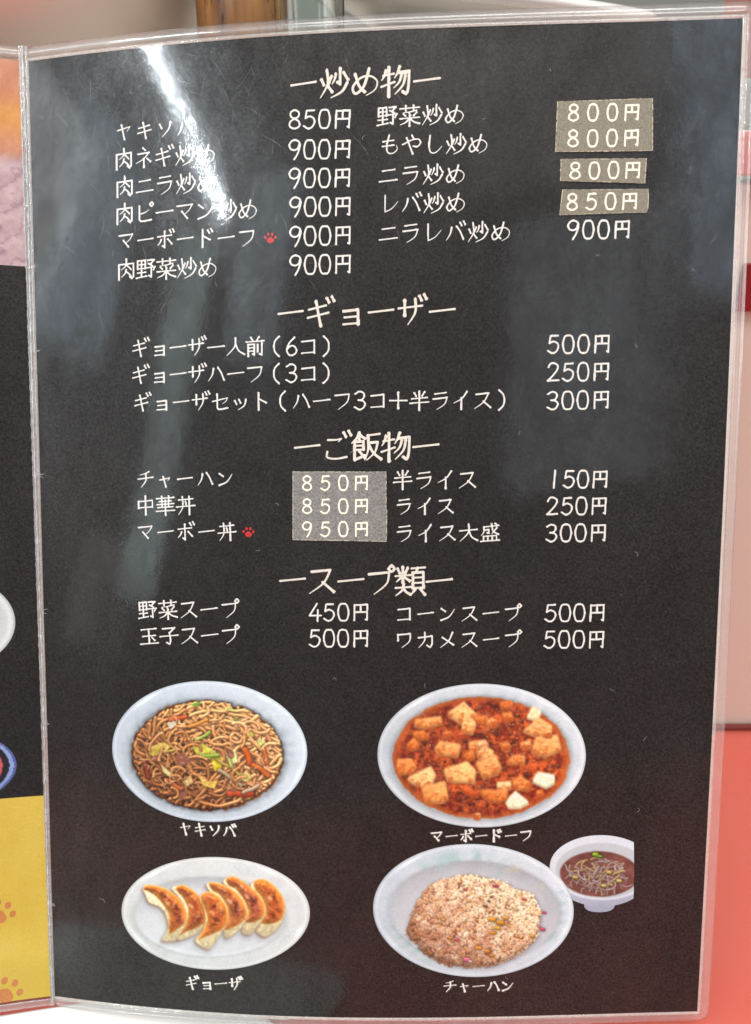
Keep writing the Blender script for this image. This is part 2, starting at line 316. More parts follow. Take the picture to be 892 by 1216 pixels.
def text_sdf(txt, length, h, wt, rise, contrast, prop=True, cell=.12):
    """signed distance (mm) of one line of lettering; x from 0 to length, y centred"""
    adv = [(.70 if prop else 1.0) if c in D else 1.0 for c in txt]
    tot = sum(adv) - .14 if prop or txt[-1] != '円' else sum(adv) - .22
    pitch = length / tot
    X, Y = grid(-.6, length + .6, -h * .75, h * .75, cell); sd = np.full(X.shape, 9.0)
    x = -.07 * pitch if (prop) else -.12 * pitch
    for c, a in zip(txt, adv):
        w = h * .96 if c not in D else h * 1.0
        if c == '円' and prop: w = h * .90
        if c not in D: w = min(w * 1.06, pitch * .98)
        cx = x + a * pitch / 2
        spec = D[c] if c in D else G[c]; half = 31 if c in D else 50
        k = h / 84.0 if c in D else h / 92.0
        kx = (k if c in D else w / 92.0)
        if c in D and prop: kx = k * .98
        jx, jy = RNG.normal(0, .02, 2)
        sl = 0.0 if (c in D or c in '円+()') else rise
        for P, tp in strokes(spec):
            P = np.stack([(P[:, 0] - half) * kx + cx + jx, (P[:, 1] - 50 - sl * (P[:, 0] - half)) * k + jy], -1)
            seg = len(P) - 1; L = np.r_[0, np.cumsum(np.linalg.norm(np.diff(P, axis=0), axis=1))]; L /= max(L[-1], 1e-6)
            x0, y0 = P.min(0) - wt * 1.6; x1, y1 = P.max(0) + wt * 1.6
            i0, i1 = np.searchsorted(X[0], [x0, x1]); j0, j1 = np.searchsorted(Y[:, 0], [y0, y1])
            gx, gy = X[j0:j1, i0:i1], Y[j0:j1, i0:i1]
            if gx.size == 0: continue
            horiz = abs(P[-1, 0] - P[0, 0]) > 2.2 * abs(P[-1, 1] - P[0, 1])
            base = wt * (1 - contrast * .55 if horiz else 1)
            for s in range(seg):
                a0, b0 = P[s], P[s + 1]; d = b0 - a0; l2 = d @ d + 1e-9
                t = np.clip(((gx - a0[0]) * d[0] + (gy - a0[1]) * d[1]) / l2, 0, 1)
                dist = np.hypot(gx - a0[0] - t * d[0], gy - a0[1] - t * d[1])
                tt = L[s] + t * (L[s + 1] - L[s])
                r = base * ((1.12 - .75 * tt ** 1.5) if tp else (1 + contrast * (.42 * np.exp(-tt * 9) + .5 * np.exp(-(1 - tt) * 7))))
                sd[j0:j1, i0:i1] = np.minimum(sd[j0:j1, i0:i1], dist - r)
        x += a * pitch
    return X, Y, sd
def write(name, txt, u0, v0, u1, v1, h, wt, mat, rise=.055, contrast=.25, off=.05, parent=None, prop=True, shade=None, cell=.12):
    ln = math.hypot(u1 - u0, v1 - v0); X, Y, sd = text_sdf(txt, ln, h, wt, rise, contrast, prop, cell)
    dx, dy = (u1 - u0) / ln, (v1 - v0) / ln
    if shade:
        X3, Y3, keep = cut(X, Y, sd - .06, cell)
        sheet('caption_shadow', right_mm, u0 + X3*dx - Y3*dy + shade[0], v0 + X3*dy + Y3*dx + shade[1], off - .025, M_CAPS, keep=keep, parent=parent or menu)
    X2, Y2, keep = cut(X, Y, sd, cell)
    return sheet(name, right_mm, u0 + X2*dx - Y2*dy, v0 + X2*dy + Y2*dx, off, mat, keep=keep, parent=parent or menu)

# ------------------------------------------------------------------ the setting: red counter, cream riser, ledge
def table_mat():
    return principled('red table', tuple(srgb(213, 102, 87)), .34, .5, coat=.8, coat_rough=.25, noise=(38, tuple(srgb(214, 98, 82)), .35, .65), bump=(500, .05, .0003))
V = [(-1.6, -1.2, 0), (1.6, -1.2, 0), (1.6, .274, 0), (-1.6, .274, 0)]
ob('table_surface', pymesh('table', V, [(0, 1, 2, 3)]), table_mat(), kind='structure')
M_CREAM = principled('cream riser paint', tuple(srgb(234, 220, 206)), .42, .5, noise=(12, tuple(srgb(236, 218, 202)), .3, .7), bump=(300, .05, .0002))
RY = .274
ctr = empty('serving_counter', (0, RY, 0), 'cream riser of the counter with a red edged ledge on top, behind the menu', 'counter')
ob('riser_panel', box('riser', -1.6, 1.6, RY, RY + .018, .0015, .242, .0008, (0, RY, 0)), M_CREAM, ctr)
ob('ledge_board', box('ledge', -1.6, 1.6, RY - .001, RY + .30, .2455, .257, .001, (0, RY, 0)), principled('cream ledge top', (.72, .66, .58), .4), ctr)
ob('edge_trim', box('trim', -1.6, 1.6, RY - .0045, RY - .0012, .2445, .2575, .001, (0, RY, 0)), principled('red edge trim', tuple(srgb(215, 72, 55)), .35, coat=.3), ctr)
ob('shadow_strip', box('seal', -1.6, 1.6, RY - .003, RY - .0002, .0003, .0026, .0004, (0, RY, 0)), principled('painted shadow line', tuple(srgb(120, 50, 42)), .5), ctr)  # dark strip standing in for the shadow line where riser meets table
lab = empty('red_plaque', (.165, RY - .0008, .2075), 'dark red plaque fixed to the cream riser right of the menu', 'plaque')
me = box('plaque', .1283, .21, RY - .0022, RY - .0002, .2000, .2165, .0005, (.165, RY - .0008, .2075))
ob('plate', me, principled('dark red plastic', tuple(srgb(150, 28, 34)), .35), lab)
wall = box('wall', -3, 3, 1.30, 1.36, -.2, 2.6); ob('back_wall', wall, principled('dim grey wall', (.22, .225, .20), .8, noise=(6, (.25, .24, .21), .3, .7)), kind='structure')
ob('floor', pymesh('floor', [(-4, -3, -.7), (4, -3, -.7), (4, 4, -.7), (-4, 4, -.7)], [(0, 1, 2, 3)]), principled('floor', (.18, .13, .11), .6), kind='structure')
LZ = .2572
def thing(name, loc, label, cat): return empty(name, loc, label, cat)
cer = principled('cream glazed bowl', tuple(srgb(240, 226, 212)), .3, .4, coat=.15, noise=(7, tuple(srgb(232, 214, 200)), .3, .7))
wht = principled('white glazed ceramic', tuple(srgb(236, 234, 228)), .16, .5, coat=.5, coat_rough=.06)
bowl = thing('soup_bowl', (-.1485, .348, LZ), 'cream glazed bowl on the ledge at the top left behind the menu', 'bowl')
prof = [(0, .004), (.030, .004), (.033, 0), (.037, 0), (.038, .006), (.055, .0125), (.068, .022), (.078, .034), (.086, .048), (.092, .064), (.0945, .078), (.093, .0795), (.0905, .078), (.088, .064), (.081, .048), (.072, .034), (.05, .016), (0, .008)]
pr2 = []
for (a0, b0), (a1, b1) in zip(prof[:-1], prof[1:]):
    for t in (0, .5): pr2.append((a0 + (a1 - a0) * t, b0 + (b1 - b0) * t))
pr2.append(prof[-1])
ob('bowl_wall', lathe('bowl', pr2[4:], 96), cer, bowl); ob('foot_ring', lathe('foot', [(0, .004), (.030, .004), (.033, 0), (.037, 0), (.0382, .0062)], 64), cer, bowl)
# turned wooden pot with vertical grain
def wood():
    m, N, L, out = nt('brown grained wood'); p = N.new('ShaderNodeBsdfPrincipled'); L.new(p.outputs[0], out.inputs[0])
    tc = N.new('ShaderNodeTexCoord'); mp = N.new('ShaderNodeMapping'); mp.inputs['Scale'].default_value = (1, 1, .12); L.new(tc.outputs['Object'], mp.inputs[0])
    n = N.new('ShaderNodeTexNoise'); n.inputs['Scale'].default_value = 130; n.inputs['Detail'].default_value = 5; L.new(mp.outputs[0], n.inputs['Vector'])
    r = N.new('ShaderNodeValToRGB'); r.color_ramp.elements[0].position = .35; r.color_ramp.elements[0].color = (*srgb(112, 70, 38), 1); r.color_ramp.elements[1].position = .65; r.color_ramp.elements[1].color = (*srgb(176, 124, 72), 1)
    L.new(n.outputs[0], r.inputs[0])
    n2 = N.new('ShaderNodeTexNoise'); n2.inputs['Scale'].default_value = 620; mp2 = N.new('ShaderNodeMapping'); mp2.inputs['Scale'].default_value = (1, 1, .22); L.new(tc.outputs['Object'], mp2.inputs[0]); L.new(mp2.outputs[0], n2.inputs['Vector'])
    r2 = N.new('ShaderNodeMapRange'); r2.inputs[1].default_value = .63; r2.inputs[2].default_value = .70; L.new(n2.outputs[0], r2.inputs[0])
    mx = N.new('ShaderNodeMix'); mx.data_type = 'RGBA'; L.new(r2.outputs[0], mx.inputs[0]); L.new(r.outputs[0], mx.inputs[6]); mx.inputs[7].default_value = (*srgb(60, 34, 18), 1)
    L.new(mx.outputs[2], p.inputs['Base Color']); p.inputs['Roughness'].default_value = .4
    return m
M_WOOD = wood()
wp = thing('wooden_canister', (-.0463, .318, LZ), 'brown wooden canister with dark grain flecks beside the cream bowl', 'canister')
ob('body', lathe('canister', [(0, 0), (.0155, 0), (.0165, .001), (.0168, .03), (.0165, .044), (.0158, .045), (0, .045)], 64), M_WOOD, wp)
ob('lid', lathe('lid', [(0, .0454), (.0152, .0454), (.0165, .046), (.0165, .050), (.012, .0535), (.004, .0545), (0, .0548)], 64), M_WOOD, wp)
gm, N, L, out = nt('clear glass'); gp = N.new('ShaderNodeBsdfPrincipled'); L.new(gp.outputs[0], out.inputs[0]); gp.inputs['Transmission Weight'].default_value = 1; gp.inputs['Roughness'].default_value = .02; gp.inputs['IOR'].default_value = 1.48; gp.inputs['Base Color'].default_value = (.93, .98, .95, 1)
gj = thing('glass_tumbler', (-.0220, .300, LZ), 'small clear glass tumbler between the wooden canister and the white plate', 'glass')
ob('glass_wall', lathe('glass', [(0, .0), (.0105, 0), (.0110, .002), (.0114, .02), (.0117, .04), (.0119, .054), (.0113, .0545), (.0105, .054), (.0101, .04), (.0098, .02), (.009, .007), (0, .006)], 10), gm, gj)
# grey tray with a tilted white plate on it
tr = thing('grey_tray', (.045, .372, LZ), 'dark grey tray block under the tilted white plate on the ledge', 'tray')
ob('tray_body', box('tray', -.045, .10, -.06, .045, 0, .0165, .003), principled('dark grey plastic', (.22, .22, .20), .4), tr)
pl = thing('white_plate', (.0355, .366, LZ + .0200), 'large white glazed plate lying tilted on the ledge above the menu', 'plate')
pp = [(a_ * .677, b_) for a_, b_ in [(0, .0035), (.026, .0035), (.028, 0), (.032, 0), (.034, .004), (.050, .0095), (.070, .0155), (.090, .0195), (.1055, .0222), (.1085, .0240), (.1080, .0262), (.1050, .0268), (.090, .0235), (.070, .0195), (.050, .0135), (.034, .0085), (0, .0072)]]
po = ob('dish', lathe('plate', pp[4:], 128), wht, pl); ob('foot_ring', lathe('platefoot', pp[:5], 96), wht, pl)
pl.rotation_euler = (rad(4.5), rad(5.0), 0)
rb = thing('red_box', (.187, .40, LZ), 'small brownish red box at the top right corner beyond the menu', 'box')
ob('box_body', box('redbox', -.022, .05, -.02, .03, 0, .085, .002), principled('red brown card', tuple(srgb(176, 112, 96)), .6), rb)
# low white dish under the foot of the menu
dish = thing('serving_dish', (-.103, .0845, 0), 'flat white glossy dish lying on the red table under the bottom left of the menu', 'dish')
V = []; F = []; n = 96
for k, (s, z) in enumerate([(.90, 0), (1.0, .0016), (1.0, .0026), (.985, .0030), (.93, .0022), (.80, .0013), (.0, .0013)]):
    for i in range(n):
        t = 2 * math.pi * i / n; c, s_ = math.cos(t), math.sin(t); e = 2 / 3.4
        V.append((.0870 * s * math.copysign(abs(c) ** e, c), .0585 * s * math.copysign(abs(s_) ** e, s_), z))
for k in range(6):
    for i in range(n):
        j = (i + 1) % n; F.append((k*n+i, k*n+j, (k+1)*n+j, (k+1)*n+i))
ob('dish_body', pymesh('dish', V, F, True), wht, dish); dish.rotation_euler = (0, 0, rad(9))

# ------------------------------------------------------------------ right leaf: paper, film, border
U, V = grid(0, PW, 0, PH, 1.5)
sheet('right_page', right_mm, U, V, 0, M_BLACK, label='black printed right page with a hot dish price list and five food photos')
def ring(name, fn, r, mat, off=.12, back=-.25, kind_label=None, inner=(0, 0, PW, PH), outer=None, rc=4.0):
    """closed frame of fused film between an inner rectangle and a rounded outer one"""
    u0, v0, u1, v1 = inner; a0, b0, a1, b1 = outer
    def rr(x0, y0, x1, y1, rc):
        pts = []
        for cx, cy, t0 in ((x1 - rc, y0 + rc, -90), (x1 - rc, y1 - rc, 0), (x0 + rc, y1 - rc, 90), (x0 + rc, y0 + rc, 180)):
            pts.append([(cx + rc * math.cos(rad(t0 + k * 15)), cy + rc * math.sin(rad(t0 + k * 15))) for k in range(7)])
        out = []
        nseg = [60, 50, 60, 50]
        for q in range(4):
            out += pts[q]; p, e = pts[q][-1], pts[(q + 1) % 4][0]; ns = nseg[(q) % 4] + 20
            out += [(p[0] + (e[0]-p[0])*k/ns, p[1] + (e[1]-p[1])*k/ns) for k in range(1, ns)]
        return np.array(out)
    Oo = rr(a0, b0, a1, b1, rc); Ii = rr(u0, v0, u1, v1, .05)
    n = len(Oo); layers = [(Ii, back), (Ii, off), (Ii * .5 + Oo * .5, off + .03), (Oo, off), (Oo, back), (Ii * .5 + Oo * .5, back)]
    Vv = np.concatenate([surf(fn, L_[:, 0], L_[:, 1], z) for L_, z in layers]) - ROOT
    Fc = []
    for k in range(len(layers)):
        k2 = (k + 1) % len(layers)
        for i in range(n):
            j = (i + 1) % n; f = (k*n+i, k*n+j, k2*n+j, k2*n+i); Fc.append(f if fn is right_mm else f[::-1])
    return ob(name, pymesh(name, Vv, Fc, True), mat, menu, kind_label)
U, V = grid(-.2, PW + .2, -.2, PH + .2, 1.5)
sheet('laminate_film', right_mm, U, V, .30, M_FILM)
ring('laminate_border', right_mm, 4, M_EDGE, inner=(-.95, -.95, PW + .95, PH + .95), outer=(-1.2, -4.3, PW + 3.7, PH + 3.1), rc=3.2)
ring('laminate_seal', right_mm, 4, M_SEAL, off=.32, inner=(0.02, 0.02, PW - .02, PH - .02), outer=(-.93, -.93, PW + .93, PH + .93), rc=.5)
# ------------------------------------------------------------------ left leaf
U, V = grid(0, PW, 0, PH, 1.5)
sheet('left_page', left_mm, U, V, 0, M_BLACK, label='black printed left page, only its inner edge in view')
U, V = grid(-.1, PW + .2, -.2, PH + .2, 1.5)
sheet('laminate_film', left_mm, U, V, .30, M_FILM)
ring('laminate_border', left_mm, 4, M_EDGE, inner=(-.02, -.75, PW + .95, PH + .75), outer=(-.55, -4.0, PW + 3.7, PH + 3.0), rc=.3)
# ------------------------------------------------------------------ the spine: doubled film with two welded seams and crinkles
def spine():
    ts = np.linspace(0, 1, 13); vs = np.linspace(-4.2, PH + 3.0, 340)
    T, Vv = np.meshgrid(ts, vs)
    gap = 2.7 - 1.5 * Vv / PH
    # across the gap from left print edge (t=0) to right print edge (t=1)
    e = right_mm(np.zeros_like(Vv), Vv); l = left_mm(np.zeros_like(Vv), Vv); P = l + (e - l) * T[..., None]
    wob = .05 * np.sin(Vv * .9) + .05 * np.sin(Vv * 2.3 + 1) + .04 * RNG.normal(size=Vv.shape[0])[:, None]
    prof = .45 * np.exp(-((T - .42 - .05*np.sin(Vv/37.)) / .13) ** 2) + .30 * np.exp(-((T - .80) / .07) ** 2) + .2 * np.exp(-((T - .12) / .06) ** 2) + .12
    kn = sum(.55 * np.exp(-((Vv - k) / .35) ** 2) for k in (61.9, 87.7, 126.2, 169.1, 181.4, 205.6, 235.5, 265.3, 15, 148))
    z = prof * (1 + wob * 2) + kn * .5 * np.sin(math.pi * T)
    P[..., 2] -= z
    me_P = room(P) - ROOT
    h, w = T.shape; idx = np.arange(h*w).reshape(h, w)
    q = np.stack([idx[:-1, :-1], idx[1:, :-1], idx[1:, 1:], idx[:-1, 1:]], -1).reshape(-1, 4)
    ob('spine_hinge', mesh('spine', me_P.reshape(-1, 3), q), film('spine film', .34, gloss=2.2, waves=3, milk_col=(.62, .64, .63)), menu)
    # welded seams: thin crinkled beads
    def bead(name, t0, r, milk, amp):
        n = 420; vv = np.linspace(-4.0, PH + 2.8, n); e = right_mm(np.zeros(n), vv); l = left_mm(np.zeros(n), vv)
        t = t0 + amp * np.sin(vv / 23.) + .03 * np.sin(vv * 1.7) + .02 * RNG.normal(size=n)
        c = l + (e - l) * t[:, None]; c[:, 2] -= .50
        rr = r * (1 + .3 * RNG.normal(size=n) * .5 + .25*np.sin(vv*1.1)) * (1 + sum(.8 * np.exp(-((vv - k) / .5) ** 2) for k in (61.9, 126.2, 205.6, 265.3)))
        Vs = []; Fc = []
        for k in range(6):
            a_ = k * math.pi / 3; Vs.append(c + np.stack([np.cos(a_) * rr, 0 * rr, np.sin(a_) * rr], -1))
        Vs = np.stack(Vs, 1).reshape(-1, 3)
        for i in range(n - 1):
            for k in range(6):
                k2 = (k + 1) % 6; Fc.append((i*6+k, i*6+k2, (i+1)*6+k2, (i+1)*6+k))
        ob(name, mesh(name, room(Vs) - ROOT, Fc), milk, menu)
    bead('welded_seam', .45, .17, film('bead film', .62, gloss=3, waves=4, milk_col=(.80, .83, .82)), .10)
    bead('welded_seam', .86, .11, film('bead film b', .5, gloss=3, waves=4, milk_col=(.66, .72, .74)), .03)
    bead('welded_seam', .08, .09, film('bead film c', .42, gloss=3, waves=4, milk_col=(.62, .66, .66)), .03)
    # stress whiskers beside the crinkles
    Vs = []; Fc = []
    def whisk(u0, v0, u1, v1, wd):
        n = 6; us = np.linspace(u0, u1, n); vs = np.linspace(v0, v1, n) + RNG.normal(0, .12, n)
        ww = wd * np.sin(np.linspace(.35, math.pi - .1, n)); a_ = surf(right_mm, us, vs - ww, .36) - ROOT; b_ = surf(right_mm, us, vs + ww, .36) - ROOT
        k0 = len(Vs); Vs.extend(a_); Vs.extend(b_); Fc.extend([(k0+i, k0+n+i, k0+n+i+1, k0+i+1) for i in range(n-1)])
    for v0 in (61.9, 126.2, 169.1, 205.6, 87.7, 265.3):
        for k in range(3): whisk(-.5, v0 + random.uniform(-.4, .4), random.uniform(.6, 2.6), v0 + random.uniform(-1.2, .9), .07)
    ob('crinkle_mark', pymesh('crinkle', Vs, Fc), film('crinkle film', .5, gloss=2), menu, kind='stuff')
spine()

# ------------------------------------------------------------------ lettering
TEXT = {
    'title': [('ー炒め物ー', 82.81, 13.79, 126.13, 14.19, 8.09), ('ーギョーザー', 78.35, 78.27, 130.81, 78.37, 8.19), ('ーご飯物ー', 83.02, 117.5, 126.08, 117.38, 8.41), ('ースープ類ー', 78.18, 157.49, 130.29, 157.37, 8.66)],
    'name': [('ヤキソバ', 28.61, 23.56, 53.7, 23.91, 5.07), ('肉ネギ炒め', 28.41, 31.38, 59.79, 31.94, 5.81), ('肉ニラ炒め', 28.49, 39.51, 59.91, 40.11, 5.83), ('肉ピーマン炒め', 28.29, 47.4, 72.36, 48.35, 5.84),
        ('マーボードーフ', 28.64, 55.37, 72.0, 56.28, 5.37), ('肉野菜炒め', 28.43, 63.83, 59.76, 64.59, 5.92), ('野菜炒め', 108.29, 23.51, 132.89, 23.79, 5.54), ('もやし炒め', 109.01, 31.45, 139.66, 32.02, 5.57),
        ('ニラ炒め', 108.5, 39.85, 133.24, 40.22, 5.6), ('レバ炒め', 108.98, 47.86, 133.29, 48.15, 5.63), ('ニラレバ炒め', 108.47, 56.12, 146.4, 56.32, 5.65),
        ('ギョーザ一人前(6コ)', 32.82, 87.33, 95.94, 88.06, 5.43), ('ギョーザハーフ(3コ)', 32.63, 95.42, 95.89, 95.86, 5.46), ('ギョーザセット(ハーフ3コ+半ライス)', 32.98, 103.81, 147.73, 104.02, 5.42),
        ('チャーハン', 33.24, 127.12, 64.24, 126.78, 5.1), ('中華丼', 33.05, 135.13, 51.61, 134.98, 5.67), ('マーボー丼', 32.85, 143.45, 64.51, 142.8, 5.41),
        ('半ライス', 112.72, 127.15, 137.34, 127.18, 5.46), ('ライス', 113.22, 134.98, 130.91, 134.98, 4.99), ('ライス大盛', 113.22, 143.01, 144.24, 142.85, 5.27),
        ('野菜スープ', 32.82, 167.57, 65.18, 166.48, 5.75), ('玉子スープ', 33.18, 175.75, 65.05, 174.54, 5.78), ('コーンスープ', 113.08, 167.39, 151.35, 167.02, 5.12), ('ワカメスープ', 113.07, 175.36, 151.47, 174.97, 5.15)],
    'price': [('850円', 82.22, 23.37, 100.73, 23.93, 5.38), ('900円', 82.13, 31.85, 100.69, 32.34, 5.41), ('900円', 82.05, 39.9, 100.66, 40.32, 5.43), ('900円', 82.22, 48.0, 100.62, 48.34, 5.46), ('900円', 82.13, 56.37, 100.59, 56.4, 5.49),
        ('900円', 82.05, 64.54, 100.55, 64.51, 5.52), ('900円', 162.64, 56.07, 180.95, 56.06, 5.12), ('500円', 157.53, 88.16, 176.01, 88.04, 5.26), ('250円', 157.66, 96.09, 175.97, 95.94, 5.29), ('300円', 157.56, 104.3, 176.18, 104.02, 5.33),
        ('150円', 158.7, 127.07, 176.29, 127.1, 5.18), ('250円', 158.1, 135.0, 176.25, 134.9, 5.22), ('300円', 157.99, 142.98, 176.21, 142.87, 5.26), ('450円', 86.9, 167.14, 105.42, 166.94, 5.4), ('500円', 86.82, 175.15, 105.39, 174.92, 5.43),
        ('500円', 158.18, 167.02, 176.49, 166.9, 5.37), ('500円', 158.07, 175.1, 176.59, 174.99, 5.41)],
    'caption': [('ヤキソバ', 44.59, 236.84, 62.94, 236.68, 4.1), ('マーボードーフ', 124.0, 236.89, 155.59, 236.71, 3.81), ('ギョーザ', 45.71, 287.64, 63.98, 286.89, 4.24), ('チャーハン', 128.44, 286.31, 150.62, 286.67, 3.99)]}
for t in TEXT['title']: o_ = write('section_title', *t, .375, M_INK2, contrast=.5, cell=.14); o_['label'] = 'bold white section heading reading ' + t[0]
for t in TEXT['name']: o_ = write('dish_name', *t, .225, M_INK, contrast=.35); o_['label'] = 'white dish name reading ' + t[0]
for t in TEXT['price']: write('price', *t, .25, M_INK, contrast=.10, rise=0)
for t in TEXT['caption']: write('dish_caption', *t, .235, M_CAP, contrast=.9, shade=(.18, .22))
def paw(name, u, v, s, mat, fn=right_mm, rot=0.0, off=.05):
    X, Y = grid(-s * 1.2, s * 1.2, -s * 1.2, s * 1.2, s / 30)
    def el(cx, cy, a, b): return (np.hypot((X - cx) / a, (Y - cy) / b) - 1) * min(a, b)
    sd = np.minimum(el(0, s*.40, s*.60, s*.42), el(0, s*.22, s*.40, s*.36))
    for cx, cy in ((-.86, -.10), (-.34, -.60), (.34, -.60), (.86, -.10)): sd = np.minimum(sd, el(cx*s, cy*s, s*.20, s*.26))
    X2, Y2, k = cut(X, Y, sd, s / 30); c, s_ = math.cos(rot), math.sin(rot)
    sheet(name, fn, u + X2*c - Y2*s_, v + X2*s_ + Y2*c, off, mat, keep=k)
paw('paw_mark', 76.4, 56.6, 1.75, M_RED); paw('paw_mark', 68.5, 143.0, 1.75, M_RED)
# ------------------------------------------------------------------ price stickers: cut paper stuck on the film
def sticker_mat(c, c2):
    return principled('sticker paper', c, .55, .35, noise=(2200, c2, .35, .68), bump=(2500, .25, .0001))
M_ST = [sticker_mat(tuple(srgb(144, 138, 120)), tuple(srgb(114, 109, 94))), sticker_mat(tuple(srgb(148, 147, 141)), tuple(srgb(98, 97, 94)))]
M_FIB = principled('torn paper edge', tuple(srgb(205, 196, 172)), .8)
M_STI = ink('sticker figures', tuple(srgb(255, 246, 226)))
def sticker(poly, mat, rows, label):
    P = []
    for i in range(len(poly)):
        p, e = np.array(poly[i]), np.array(poly[(i + 1) % len(poly)]); n = max(2, int(np.linalg.norm(e - p) / .5))
        for k in range(n): P.append(p + (e - p) * k / n + RNG.normal(0, .035, 2))
    P = np.array(P); c = P.mean(0); n = len(P)
    rings = [P, P + (c - P) / np.linalg.norm(P - c, axis=1)[:, None] * .2]
    for f in (.7, .4, .15): rings.append(c + (P - c) * f)
    Vs = [surf(right_mm, P[:, 0], P[:, 1], .33)] + [surf(right_mm, r[:, 0], r[:, 1], .47) for r in rings] + [surf(right_mm, np.array([c[0]]), np.array([c[1]]), .47)]
    F = []
    for k in range(len(Vs) - 2):
        for i in range(n): j = (i + 1) % n; F.append((k*n+i, k*n+j, (k+1)*n+j, (k+1)*n+i))
    k = len(Vs) - 2
    for i in range(n): F.append((k*n+i, k*n+(i+1) % n, (k+1)*n))
    me = pymesh('sticker', np.concatenate(Vs) - ROOT, F); me.materials.append(mat); me.materials.append(M_FIB)
    for i, p in enumerate(me.polygons):
        if i < n or (i < 2 * n and RNG.random() < .6): p.material_index = 1
    o = ob('price_sticker', me, None, menu, label)
    for r in rows: write('price', *r, M_STI, rise=0, contrast=0, off=.52, parent=o, prop=False, cell=.11)
sticker([(159.15, 21.04), (185.86, 20.74), (186.25, 34.88), (176.85, 34.87), (158.8, 34.7)], M_ST[0], [('800円', 161.71, 24.15, 182.25, 24.4, 4.55, .27), ('800円', 161.71, 31.17, 182.31, 31.32, 4.57, .27)], 'grey brown paper sticker with two lines reading 800 yen')
sticker([(160.41, 36.7), (184.61, 36.89), (184.35, 43.67), (160.34, 42.63)], M_ST[0], [('800円', 162.47, 39.94, 182.9, 40.04, 4.6, .27)], 'narrow grey brown paper sticker with one line reading 800 yen')
sticker([(161.01, 45.07), (185.41, 45.21), (185.44, 50.56), (185.02, 51.6), (160.27, 52.05)], M_ST[0], [('850円', 161.79, 48.49, 182.3, 48.44, 4.63, .27)], 'narrow grey brown paper sticker with one line reading 850 yen')
sticker([(82.38, 124.72), (110.59, 124.77), (110.58, 135.24), (110.83, 136.24), (110.69, 145.54), (82.16, 145.19)], M_ST[1],
        [('850円', 84.71, 128.18, 105.3, 128.05, 4.4, .25), ('850円', 84.64, 135.05, 105.28, 134.92, 4.4, .25), ('950円', 84.57, 141.95, 105.25, 141.78, 4.4, .25)], 'speckled grey paper sticker with three lines reading 850, 850 and 950 yen')
# ------------------------------------------------------------------ the printed food photographs (flat print, painted stroke by stroke)
def vnoise(shape, cell, seed, oct_=3):
    r = np.random.default_rng(seed); out = np.zeros(shape); amp = 1; tot = 0
    for o in range(oct_):
        gh, gw = int(shape[0] / cell) + 3, int(shape[1] / cell) + 3; g = r.random((gh, gw))
        y = np.arange(shape[0]) / cell; x = np.arange(shape[1]) / cell; yi, xi = y.astype(int), x.astype(int)
        fy, fx = y - yi, x - xi; fy = fy*fy*(3-2*fy); fx = fx*fx*(3-2*fx)
        a_ = g[yi][:, xi]; b_ = g[yi][:, xi+1]; c_ = g[yi+1][:, xi]; d_ = g[yi+1][:, xi+1]
        out += amp * ((a_*(1-fx) + b_*fx) * (1-fy)[:, None] + (c_*(1-fx) + d_*fx) * fy[:, None]); tot += amp; amp *= .55; cell = max(cell / 2, 1.01)
    return out / tot
